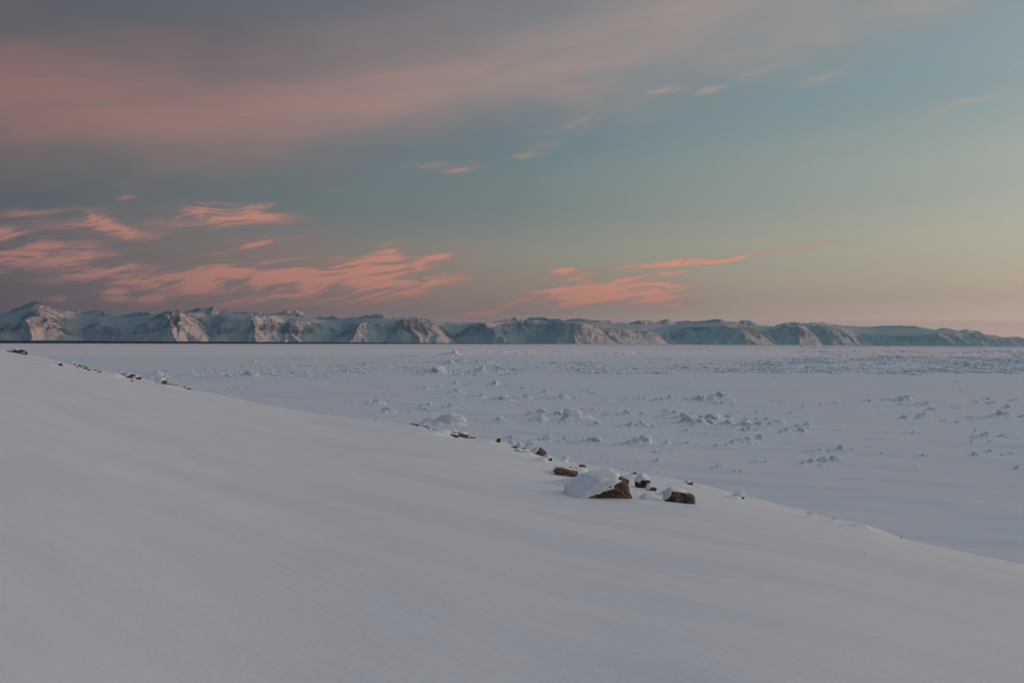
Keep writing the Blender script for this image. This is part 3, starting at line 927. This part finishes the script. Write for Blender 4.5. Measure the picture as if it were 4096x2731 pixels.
# smaller stones: (u, v, half w, half h, tilt, cap thr, label)
small = [
    (2059, 1791, 12, 8, 0.3, 0.7, "small rounded brown stone on the crest left of the triangular rock"),
    (2085, 1792, 11, 7, 0.6, 0.1, "thin stone edge under snow beside the small rounded brown stone"),
    (2083, 1806, 18, 4, 0.3, 0.35, "flat sliver of rock in the snow below the small rounded brown stone"),
    (2536, 1896, 11, 6, 0.5, 0.5, "narrow dark stone on the crest above the patchy boulder"),
    (2757, 1938, 15, 8, 0.3, 0.45, "small dark stone in a drift on the crest above the long bare block"),
    (2962, 1994, 14, 14, 0.6, -0.05, "snow mound stone with a brown right edge, at the crest right of the long block"),
    (3240, 2054, 8, 4, 0.2, 0.2, "tiny reddish stone at the tip of a drift far right on the crest"),
    (1650, 1695, 8, 4, 0.3, 0.6, "leftmost of the small stones left of the split outcrop"),
    (1668, 1703, 8, 5, 0.4, 0.6, "second of the small stones left of the split outcrop"),
    (1700, 1707, 9, 5, 0.3, 0.5, "third of the small stones left of the split outcrop"),
    (1712, 1714, 8, 4, 0.6, 0.5, "thin tilted stone in the row left of the split outcrop"),
    (1742, 1722, 9, 4, 0.2, 0.7, "small stone nearest the split outcrop on its left"),
    (1888, 1752, 10, 5, 0.2, 0.3, "small dark stone touching the right end of the split outcrop"),
    (33, 1406, 6, 3, 0.2, 0.6, "tiny stone at the far left end of the crest"),
    (44, 1408, 8, 4, 0.2, 0.6, "small stone beside the long rock at the far left"),
    (78, 1413, 22, 10, 0.3, 0.62, "long dark brown rock lying along the crest at the far left"),
    (97, 1418, 7, 6, 0.4, 0.62, "small pointed stone at the right tip of the far left rock"),
    (233, 1462, 15, 8, 0.05, 0.55, "squat brown rock under a snow hump, second outcrop from the left"),
    (290, 1456, 9, 7, 0.4, 0.1, "snow-faced stone right of the squat brown rock"),
    (312, 1460, 13, 4, 0.5, 0.45, "thin slanting stone edge right of the snow-faced stone"),
    (335, 1466, 9, 6, 0.4, 0.55, "dark stone at the middle of the left crest scatter"),
    (341, 1475, 10, 5, 0.4, 0.55, "dark stone just below the middle of the left crest scatter"),
    (354, 1481, 6, 4, 0.3, 0.6, "small pale brown stone low in the left crest scatter"),
    (380, 1481, 6, 4, 0.1, 0.6, "small round stone at the right of the left crest scatter"),
    (394, 1488, 8, 4, 0.2, 0.6, "last small stone at the right end of the left crest scatter"),
    (308, 1470, 4, 2, 0.2, 0.8, "tiny speck of stone left of the left crest scatter"),
    (530, 1498, 26, 6, 0.42, 0.55, "slanting dark upper slab of the snowy outcrop on the left crest"),
    (490, 1484, 9, 6, 0.3, 0.4, "dark left tip of the snowy outcrop on the left crest"),
    (512, 1511, 14, 8, 0.1, 0.5, "lower block of the snowy outcrop on the left crest"),
    (551, 1517, 10, 9, 0.3, 0.35, "right-hand block of the snowy outcrop on the left crest"),
    (492, 1499, 7, 4, 0.0, 0.5, "small stone in the snow below the left tip of the snowy outcrop"),
    (529, 1525, 8, 3, 0.5, 0.7, "bare little stone in the snow below the snowy outcrop"),
    (645, 1534, 16, 13, 0.1, 0.12, "rounded snow-covered stone with a brown right side, right of the snowy outcrop"),
    (674, 1523, 6, 3, 0.3, 0.6, "first tiny stone on the crest right of the rounded snowy stone"),
    (690, 1528, 5, 3, 0.3, 0.6, "second tiny stone on the crest right of the rounded snowy stone"),
    (703, 1533, 5, 3, 0.3, 0.6, "third tiny stone on the crest right of the rounded snowy stone"),
    (736, 1546, 6, 3, 0.4, 0.6, "fourth tiny stone on the crest right of the rounded snowy stone"),
    (755, 1557, 8, 5, 0.4, 0.5, "last stone where the left crest scatter ends"),
    (717, 1555, 6, 3, 0.1, 0.8, "dark pebble below the tiny crest stones"),
    (3338, 2075, 6, 3, 0.2, 0.3, "tiny stone under a curl of snow far down the right crest"),
]
for i, (u, v, w, h, rt, thr, lab) in enumerate(small):
    p, s = on_slope(u, v)
    r_ = random.Random(100 + i)
    rock((p[0], p[1] + w * 0.3 * s, p[2] + h * 0.35 * s), (w * 1.25 * s, w * 1.2 * s, h * 1.35 * s), rt, rnd_planes(r_, 9, 0.6, 0.95), 3 if w > 9 else 2, 200 + i,
         lab, cap=((-0.55, -0.05, 0.83), thr, 0.25 * h * s + 0.004), name="boulder" if w > 9 else "stone")

# ------------------------------------------------------------------ sticks, posts and straws
def stick(name, a, b, r0, r1, mat, label, cat, group=None, parts=None):
    a, b = Vector(a), Vector(b)
    ax = (b - a).normalized()
    q = ax.to_track_quat("Z", "Y")
    L = (b - a).length
    co, n = [], 8
    lv = 7
    for i in range(lv):
        tq = i / (lv - 1)
        rad = r0 + (r1 - r0) * tq
        wob = Vector((math.sin(i * 1.7) * r0 * 0.25, math.cos(i * 2.1) * r0 * 0.25, 0))
        for k_ in range(n):
            an = 2 * math.pi * k_ / n
            co.append((q @ (Vector((math.cos(an) * rad, math.sin(an) * rad, tq * L)) + wob))[:])
    co = np.array(co)
    co = np.vstack([co, [(q @ Vector((0, 0, L + r1 * 0.3)))[:]]])
    f = []
    for i in range(lv - 1):
        for k_ in range(n):
            f.append([i * n + k_, i * n + (k_ + 1) % n, (i + 1) * n + (k_ + 1) % n])
            f.append([i * n + k_, (i + 1) * n + (k_ + 1) % n, (i + 1) * n + k_])
    for k_ in range(n):
        f.append([(lv - 1) * n + k_, (lv - 1) * n + (k_ + 1) % n, len(co) - 1])
    o = add_mesh(name, co, f, mat, smooth=True)
    o.location = a
    if label:
        tag(o, label, cat, group)
    return o


p, s = on_ice(2961, 1890)
stick("post", (p[0], p[1], -0.3), (p[0] + 2 * s, p[1], 10 * s), 1.9 * s, 1.6 * s, m_rust, "short rust-red post standing alone on the sea ice", "post")
p, s = on_slope(3604, 2156)
stick("stake", (p[0], p[1], p[2] - 0.1), (p[0], p[1], p[2] + 17 * s), 1.5 * s, 1.3 * s, m_cane, "thin orange-brown stake upright on the crest far down the right", "stake")
p, s = on_slope(1497, 1684)
stick("cane", (p[0] - 1.5 * s, p[1] + 0.3, p[2] - 0.1), (p[0] + 7 * s, p[1] + 0.3, p[2] + 17 * s), 0.75 * s, 0.6 * s, m_stick, "thin dark leaning cane on the crest left of the split outcrop", "cane")
tw = [(2700, 2006, 14, -9, "straw leaning right in the snow by the left end of the long block"), (2692, 2000, 18, 13, "straw lying on the snow by the left end of the long block"),
      (2708, 2002, 1, -7, "short upright straw against the long block"), (2672, 1962, 2, -12, "dark straw in the drift left of the long block"),
      (2676, 1978, -4, -14, "thin straw under the dark one in the drift left of the long block"), (2480, 1874, 12, 3, "straw at the crest above the right of the largest boulder"),
      (2506, 1880, 10, 1, "second straw at the crest above the right of the largest boulder"), (2542, 1958, 6, 4, "small straw in the snow between largest and patchy boulders"),
      (3454, 2213, 3, 3, "tiny reddish straw on the open snow below the stake")]
for (u, v, ddu, ddv, lab) in tw:
    p, s = on_slope(u, v)
    stick("straw", (p[0], p[1], p[2] - 0.01), (p[0] + ddu * s, p[1] - 0.02, p[2] + 0.02 - min(ddv, 0) * s), 0.7 * s, 0.4 * s, m_grass, lab, "straw", "dry straws near the boulders")

# ------------------------------------------------------------------ ice hummocks
HUM = [
 (1810, 1420, 68, 15, "isolated white ice block far out, nearest the dark water"), (1884, 1455, 235, 19, "long line of broken ice behind the rubble belt, left of centre"),
 (1760, 1497, 200, 27, "high jumble of ice at the front of the rubble belt, left half"), (1935, 1492, 140, 23, "snowy heap in the rubble belt right of the high jumble"),
 (970, 1508, 110, 23, "low ice heap at the left part of the rubble belt"), (620, 1507, 46, 19, "rounded ice lump beyond the snowy outcrop on the left crest"),
 (668, 1509, 40, 10), (755, 1502, 60, 11), (1076, 1498, 30, 11), (1015, 1451, 75, 7),
 (1817, 1538, 40, 12), (1899, 1541, 48, 10), (1985, 1542, 44, 16), (2031, 1546, 18, 8), (1707, 1555, 54, 11), (1758, 1551, 20, 9), (1830, 1573, 48, 15),
 (1919, 1587, 78, 12), (1817, 1592, 32, 5), (2098, 1558, 16, 8), (2128, 1561, 8, 5), (2190, 1570, 42, 10), (2345, 1564, 30, 10), (2384, 1575, 36, 10),
 (2011, 1603, 70, 21), (2062, 1593, 28, 10), (2103, 1595, 32, 18), (2177, 1594, 26, 11), (2263, 1596, 80, 17), (1501, 1617, 50, 17), (1407, 1617, 20, 9),
 (1552, 1608, 30, 6), (1720, 1623, 66, 14), (1690, 1637, 50, 11), (1799, 1630, 38, 15), (1527, 1652, 80, 19), (1567, 1647, 20, 10), (1608, 1651, 18, 7),
 (1644, 1652, 34, 8), (1733, 1650, 36, 8), (1700, 1641, 30, 7),
 (1776, 1699, 110, 38, "large pale snow mound just beyond the crest above the split outcrop"), (1827, 1685, 40, 25, "smooth wedge of ice at the right of the large pale mound"),
 (2003, 1684, 36, 15), (1914, 1684, 20, 7), (2154, 1661, 56, 21), (2154, 1686, 44, 24, "white rounded ice block in front of a lump above the triangular rock"),
 (2246, 1663, 100, 18), (2317, 1682, 80, 37, "tall ragged ice hummock beyond the triangular rock, upper right of it"), (2373, 1638, 18, 8), (2327, 1641, 18, 6),
 (2057, 1758, 80, 15, "soft snow bank on the ice just past the upright brown block"), (2180, 1762, 90, 21, "rounded snow ridge on the ice behind the triangular rock"),
 (2256, 1763, 60, 11), (2368, 1770, 110, 21, "broad low hummock on the ice above the largest boulder"), (2047, 1774, 16, 14), (2078, 1782, 16, 12), (2113, 1788, 30, 15),
 (2415, 1600, 16, 5), (2504, 1599, 20, 6), (2572, 1597, 50, 10), (2685, 1602, 90, 18, "dark flat mound left of the hummock with a round boulder on top"),
 (2806, 1602, 80, 20), (2866, 1604, 75, 31, "hummock topped by a round ice boulder, standing clear on the mid ice"), (2882, 1617, 60, 12, "smooth drift in front of the hummock with the round boulder"),
 (2930, 1619, 14, 5), (2508, 1658, 46, 16), (2566, 1656, 36, 9), (2432, 1663, 22, 10), (2410, 1665, 16, 5), (2668, 1645, 30, 8), (2691, 1653, 50, 10), (2772, 1653, 40, 7),
 (2670, 1671, 56, 11), (2734, 1674, 70, 19, "left end of the big pressure ridge on the mid ice"), (2827, 1677, 130, 21, "long back row of the big pressure ridge on the mid ice"),
 (2874, 1685, 60, 23), (2912, 1675, 50, 15), (2763, 1692, 56, 25), (2810, 1698, 50, 19), (2836, 1694, 24, 18), (2929, 1699, 80, 17), (2768, 1706, 80, 11),
 (2980, 1706, 60, 21), (3031, 1708, 46, 19, "dark rounded dome at the right of the big pressure ridge"), (3074, 1704, 26, 12), (3108, 1694, 40, 15), (3127, 1693, 24, 9),
 (3065, 1680, 20, 10), (3023, 1679, 16, 8), (2989, 1680, 20, 8), (3210, 1706, 80, 15, "white crumbled ice at the far right end of the pressure ridge"),
 (3150, 1729, 40, 16), (3206, 1728, 44, 15), (2985, 1726, 90, 15), (3027, 1724, 24, 9), (2506, 1706, 44, 15), (2572, 1703, 32, 19), (2610, 1707, 30, 10),
 (2398, 1698, 50, 15), (2746, 1724, 36, 10), (2559, 1777, 90, 29, "peaked snow mound on the ice above the patchy boulder"), (2500, 1777, 50, 9), (2670, 1779, 44, 13),
 (2738, 1776, 36, 10), (2878, 1786, 56, 11), (2908, 1784, 18, 9), (2980, 1771, 70, 21, "spiky hummock with a long left tail in front of the pressure ridge"),
 (3038, 1756, 16, 17, "small upright ice pillar beside the spiky hummock"), (2638, 1809, 26, 9), (2615, 1806, 12, 6), (2663, 1804, 8, 5), (2687, 1805, 12, 5), (2736, 1804, 12, 4),
 (2806, 1806, 10, 4), (2636, 1848, 34, 13, "lone domed lump on the smooth ice above the patchy boulder"), (2551, 1850, 16, 6), (2876, 1867, 36, 9), (2938, 1886, 24, 7, "low lump just left of the rust-red post"),
 (3022, 1847, 40, 7), (3061, 1849, 26, 9), (2517, 1812, 30, 5), (3093, 1604, 10, 5), (3120, 1611, 12, 6), (3142, 1614, 12, 5), (3216, 1622, 18, 6), (3212, 1632, 16, 7),
 (3025, 1645, 8, 5), (2959, 1645, 12, 4), (3165, 1653, 14, 6), (3282, 1620, 12, 6), (3469, 1604, 32, 10), (3526, 1602, 20, 6), (3560, 1600, 30, 6),
 (3598, 1602, 30, 15), (3638, 1603, 46, 18, "highest lump of the hummock group on the right-hand ice"), (3606, 1619, 16, 8), (3714, 1621, 34, 12), (3662, 1622, 110, 10, "long low ice slab in front of the right-hand hummock group"),
 (3731, 1640, 34, 10), (3339, 1613, 44, 6), (3712, 1666, 44, 14), (3624, 1678, 44, 17), (3669, 1678, 20, 9), (3766, 1686, 14, 6), (3781, 1685, 10, 6), (3832, 1691, 24, 8), (3882, 1669, 20, 6),
 (3949, 1598, 28, 7), (3970, 1614, 28, 10), (3895, 1601, 10, 5), (3909, 1610, 14, 6), (3834, 1635, 20, 7), (4031, 1630, 10, 11), (4015, 1633, 12, 6), (4061, 1603, 26, 8), (3817, 1624, 14, 5),
 (4042, 1674, 170, 27, "large dark hummock cut by the right edge of the picture"), (3943, 1751, 66, 14), (3958, 1735, 24, 11), (4023, 1748, 40, 11), (3886, 1770, 16, 8), (3958, 1768, 16, 7), (3905, 1722, 12, 7),
 (3650, 1736, 28, 11), (3619, 1731, 12, 5), (3674, 1736, 10, 5), (3345, 1799, 50, 17), (3272, 1804, 70, 9), (3406, 1801, 36, 8), (3318, 1809, 16, 8),
 (3250, 1851, 50, 16, "left of three nearest mounds on the right-hand ice"), (3295, 1843, 28, 14, "middle of three nearest mounds on the right-hand ice"), (3345, 1846, 64, 19, "right and largest of three nearest mounds on the right-hand ice"),
 (3909, 1825, 50, 17, "peaked lump near the right edge, below the other lumps there"), (3958, 1806, 28, 9), (4013, 1821, 12, 7), (4044, 1815, 14, 7), (3697, 1825, 24, 10), (4074, 1875, 20, 12), (3659, 1868, 18, 5), (3524, 1815, 16, 5),
 (3829, 1527, 10, 5), (3844, 1561, 8, 5), (1097, 1531, 60, 5), (796, 1534, 20, 5), (842, 1531, 16, 4), (944, 1556, 90, 8), (980, 1556, 40, 7),
]
SHORT = {(1810, 1420): "the farthest white block", (1884, 1455): "the broken line behind the rubble", (1760, 1497): "the high jumble", (1935, 1492): "the snowy heap in the rubble",
 (970, 1508): "the low heap at the left rubble", (620, 1507): "the rounded lump past the snowy outcrop", (1776, 1699): "the large pale mound", (1827, 1685): "the smooth ice wedge",
 (2154, 1686): "the white rounded block", (2317, 1682): "the tall ragged hummock", (2057, 1758): "the soft snow bank", (2180, 1762): "the rounded snow ridge", (2368, 1770): "the broad low hummock",
 (2685, 1602): "the dark flat mound", (2866, 1604): "the hummock with the round boulder", (2882, 1617): "the smooth drift", (2734, 1674): "the pressure ridge's left end",
 (2827, 1677): "the pressure ridge's back row", (3031, 1708): "the dark rounded dome", (3210, 1706): "the white crumbled ice", (2559, 1777): "the peaked snow mound", (2980, 1771): "the spiky hummock",
 (3038, 1756): "the ice pillar", (2636, 1848): "the lone domed lump", (2938, 1886): "the lump by the rust-red post", (3638, 1603): "the highest right-hand lump", (3662, 1622): "the long low slab",
 (4042, 1674): "the large hummock at the right edge", (3250, 1851): "the left of the three nearest mounds", (3295, 1843): "the middle of the three nearest mounds", (3345, 1846): "the largest of the three nearest mounds",
 (3909, 1825): "the peaked lump near the right edge"}


def hummock(u, v, w, h, i, label, group):
    p, s = on_ice(u, v)
    W, Hh = w * s * 1.05, h * s * 1.35
    dp = min(W * 0.6, Hh * 3.0 + 0.6)
    nx, ny = (60, 30) if w > 60 else ((40, 20) if w > 26 else (22, 12))
    gx, gy = np.meshgrid(np.linspace(-1, 1, nx), np.linspace(-1, 1, ny))
    x, y = gx * W * 1.05, gy * dp * 1.1
    rg = random.Random(1000 + i)
    asp = W / max(Hh, 1e-3)
    root = bpy.data.objects.new("ice_hummock", None)
    root.empty_display_size = 0.5
    COL.objects.link(root)
    root.location = (p[0], p[1] + dp * 0.1, 0.0)
    tag(root, label, "ice hummock", group)
    nb = int(min(14, max(2, asp * 1.5 + rg.uniform(0, 1.5))))
    zz = np.zeros_like(x)
    blocks = []
    mx = rg.uniform(-0.22, 0.28) * W
    for b in range(nb):
        main = b == 0
        bx = mx if main else rg.uniform(-0.46, 0.46) * W
        by = rg.uniform(-0.3, 0.3) * dp
        hb = Hh * (1.0 if main else rg.uniform(0.22, 0.85) * (1 - 0.55 * abs(bx / (0.5 * W)) ** 2))
        rx, ry = hb * rg.uniform(0.8, 1.9), hb * rg.uniform(0.8, 1.5)
        # snow piled round each block, tail to the left (lee of the wind)
        px_ = np.where(x < bx, (x - bx) / (rx * 2.4), (x - bx) / (rx * 1.1))
        zz = np.maximum(zz, hb * rg.uniform(0.35, 0.75) * np.exp(-(px_ ** 2) - ((y - by) / ry) ** 2))
        blocks.append((bx, by, hb))
    zz = zz + 0.16 * Hh * fbm(x / Hh * 1.5, y / Hh * 1.5, i, 3) * np.minimum(zz / (0.3 * Hh), 1)
    zz = np.maximum(zz, Hh * 0.20 * np.exp(-(x / (W * 0.6)) ** 2 * 2.0 - (y / (dp * 0.7)) ** 2 * 1.6))
    fall = 1 - sstep(0.62, 1.0, np.maximum(np.abs(gx), np.abs(gy)))
    zz = zz * fall - 0.12 - 0.3 * (1 - fall)
    add_mesh("snow_drift", np.stack([x, y, zz], -1), grid_faces(ny, nx), m_ice, smooth=True, parent=root)
    D, f = ico(3 if w > 60 else 2)
    for b, (bx, by, hb) in enumerate(blocks):
        if b and rg.random() < 0.25:
            continue
        pl = [((rg.gauss(0, 1), rg.gauss(0, 1), rg.gauss(0, 0.8)), rg.uniform(0.55, 1.0)) for _ in range(11)]
        r = poly_radius(D, pl + [((0, 0, -1), 0.9), ((0, 0, 1), 0.95)])
        r = np.minimum(r, 1.25) * (1 + 0.08 * noise3(D, 3.0, i * 31 + b))
        k_ = hb * rg.uniform(0.5, 0.8)
        co = D * r[:, None] * np.array([k_ * rg.uniform(0.7, 1.5), k_ * rg.uniform(0.7, 1.2), k_ * rg.uniform(0.8, 1.2)])
        co[:, 2] += co[:, 0] * rg.uniform(-0.4, 0.4)
        co[:, 2] += hb * 0.98 - co[:, 2].max()
        co[:, 0] += bx
        co[:, 1] += by - 0.1 * hb
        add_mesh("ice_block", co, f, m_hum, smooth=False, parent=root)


named = [q for q in HUM if len(q) > 4]
ordw = ["first", "second", "third", "fourth", "fifth", "sixth", "seventh", "eighth", "ninth", "tenth", "eleventh", "twelfth"]
assigned = {}
for i, q in enumerate(HUM):
    if len(q) > 4:
        continue
    best = min(named, key=lambda n: abs(n[0] - q[0]) / 2.2 + abs(n[1] - q[1]) * 1.2)
    du, dv = q[0] - best[0], q[1] - best[1]
    side = ("left of" if du < 0 else "right of") if abs(du) > 1.2 * abs(dv) else ("beyond" if dv < 0 else "in front of")
    assigned.setdefault((best[0], best[1], side), []).append((math.hypot(du, dv), i, best))
labels = {}
for (bu, bv_, side), lst in assigned.items():
    lst.sort(key=lambda q: q[0])
    for k_, (_, i, best) in enumerate(lst):
        w, h = HUM[i][2], HUM[i][3]
        adj = "tiny" if w < 14 else ("small" if w < 30 else ("low" if h < 11 else "big"))
        short = SHORT[best[:2]]
        labels[i] = f"{adj} ice lump, {ordw[k_]} one {side} {short}" if len(lst) > 1 else f"{adj} ice lump just {side} {short}"
for i, q in enumerate(HUM):
    hummock(q[0], q[1], q[2], q[3], i, q[4] if len(q) > 4 else labels[i], "ice hummocks on the frozen sea")

# ------------------------------------------------------------------ rubble belt: uncountable broken ice
rs = np.random.RandomState(7)
bv = np.array([(-1, -1, -1), (1, -1, -1), (1, 1, -1), (-1, 1, -1), (-1, -1, 1), (1, -1, 1), (1, 1, 1), (-1, 1, 1)], float)
bf = np.array([(0, 4, 5), (0, 5, 1), (1, 5, 6), (1, 6, 2), (2, 6, 7), (2, 7, 3), (3, 7, 4), (3, 4, 0), (4, 7, 6), (4, 6, 5), (0, 1, 2), (0, 2, 3)])
strips = [  # u0, u1, v0, v1, count, size px (mean half width)
    (560, 1700, 1463, 1494, 900, 3.0), (560, 1500, 1477, 1512, 420, 3.4), (1300, 2400, 1446, 1492, 1500, 2.8), (1500, 2100, 1478, 1500, 500, 4.2),
    (2300, 3300, 1446, 1492, 2000, 3.0), (2300, 3000, 1470, 1494, 500, 4.2), (2900, 4250, 1440, 1494, 4200, 3.6), (3200, 4250, 1470, 1491, 700, 4.5),
    (250, 1250, 1434, 1437, 200, 2.2), (700, 1500, 1456, 1460, 160, 2.4), (1200, 2300, 1419, 1424, 260, 2.2), (1800, 2700, 1406, 1414, 260, 2.2),
    (2400, 3300, 1394, 1400, 260, 2.2), (3150, 4250, 1381, 1394, 1500, 2.0), (3200, 4250, 1404, 1440, 3000, 2.6), (2050, 2500, 1404, 1416, 200, 2.6),
    (2600, 3300, 1436, 1446, 260, 2.4), (3500, 4250, 1420, 1436, 700, 2.6),
]
V, Fc, off = [], [], 0
for (u0, u1, v0, v1, n, sz) in strips:
    n = int(n * 1.7)
    lines = []
    for _ in range(max(2, int((u1 - u0) * (v1 - v0) / 2600))):      # pressure ridges within the belt
        ln = rs.uniform(50, 260)
        uc = rs.uniform(u0, u1)
        lines.append((uc, rs.uniform(v0, v1), ln, rs.uniform(-0.012, 0.02), rs.uniform(0.7, 1.5)))
    for _ in range(n):
        kk = 1.0
        if rs.uniform() < 0.6:
            uc, vc, ln, sl_, kk = lines[rs.randint(len(lines))]
            o_ = rs.normal(0, 0.4) * ln
            u, v = uc + o_, vc + sl_ * o_ + rs.normal(0, 1.1)
            kk *= max(0.4, 1.2 - abs(o_) / ln)
        else:
            u, v = rs.uniform(u0, u1), rs.uniform(v0, v1)
            if vnoise(u / 95.0, v / 6.0, 91) + 0.6 * vnoise(u / 23.0, v / 3.0, 92) < rs.uniform(-0.25, 0.40):
                continue
        v = min(max(v, v0), v1 + 2)
        p, s = on_ice(u, v + 4.0 * float(vnoise(u / 45.0, 0.5, 93)) * (v > 1440))
        a = 0.88 * kk * sz * s * math.exp(min(0.6, rs.normal(-0.1, 0.5)))
        dims = np.array([a * rs.uniform(0.7, 1.6), a * rs.uniform(0.6, 1.2), a * rs.uniform(0.22, 0.62)])
        q = bv * (1 + rs.uniform(-0.42, 0.25, (8, 3)))
        q[4:, :2] *= rs.uniform(0.35, 0.95)
        q = q * dims
        an = rs.uniform(0, math.pi)
        ti, tj = rs.normal(0, 0.28), rs.normal(0, 0.28)
        ca, sa = math.cos(an), math.sin(an)
        x_, y_ = q[:, 0] * ca - q[:, 1] * sa, q[:, 0] * sa + q[:, 1] * ca
        z_ = q[:, 2] + x_ * ti + y_ * tj
        V.append(np.stack([x_ + p[0], y_ + p[1], z_ + dims[2] * 0.35], 1))
        Fc.append(bf + off)
        off += 8
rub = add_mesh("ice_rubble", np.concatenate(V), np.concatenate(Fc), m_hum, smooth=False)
tag(rub, "belts of broken ice rubble across the frozen sea", "ice rubble", kind="stuff")

# ------------------------------------------------------------------ haze
x0, x1, y0, y1, z0_, z1 = -55000, 60000, -50000, 61500, -30, 1400
co = [(x0, y0, z0_), (x1, y0, z0_), (x1, y1, z0_), (x0, y1, z0_), (x0, y0, z1), (x1, y0, z1), (x1, y1, z1), (x0, y1, z1)]
fc = [(0, 3, 2, 1), (4, 5, 6, 7), (0, 1, 5, 4), (1, 2, 6, 5), (2, 3, 7, 6), (3, 0, 4, 7)]
m_haze = bpy.data.materials.new("haze")
m_haze.use_nodes = True
m_haze.node_tree.nodes.clear()
t = NT(m_haze.node_tree)
out = t.n("ShaderNodeOutputMaterial")
pv = t.n("ShaderNodeVolumePrincipled")
pv.inputs["Color"].default_value = (0.20, 0.51, 0.74, 1)
pv.inputs["Density"].default_value = 2.2e-5
pv.inputs["Anisotropy"].default_value = 0.6
t.l(pv.outputs[0], out.inputs["Volume"])
hz = add_mesh("haze", co, fc, m_haze, smooth=False)
tag(hz, "pale cold haze over the ice and the far range", kind="stuff")
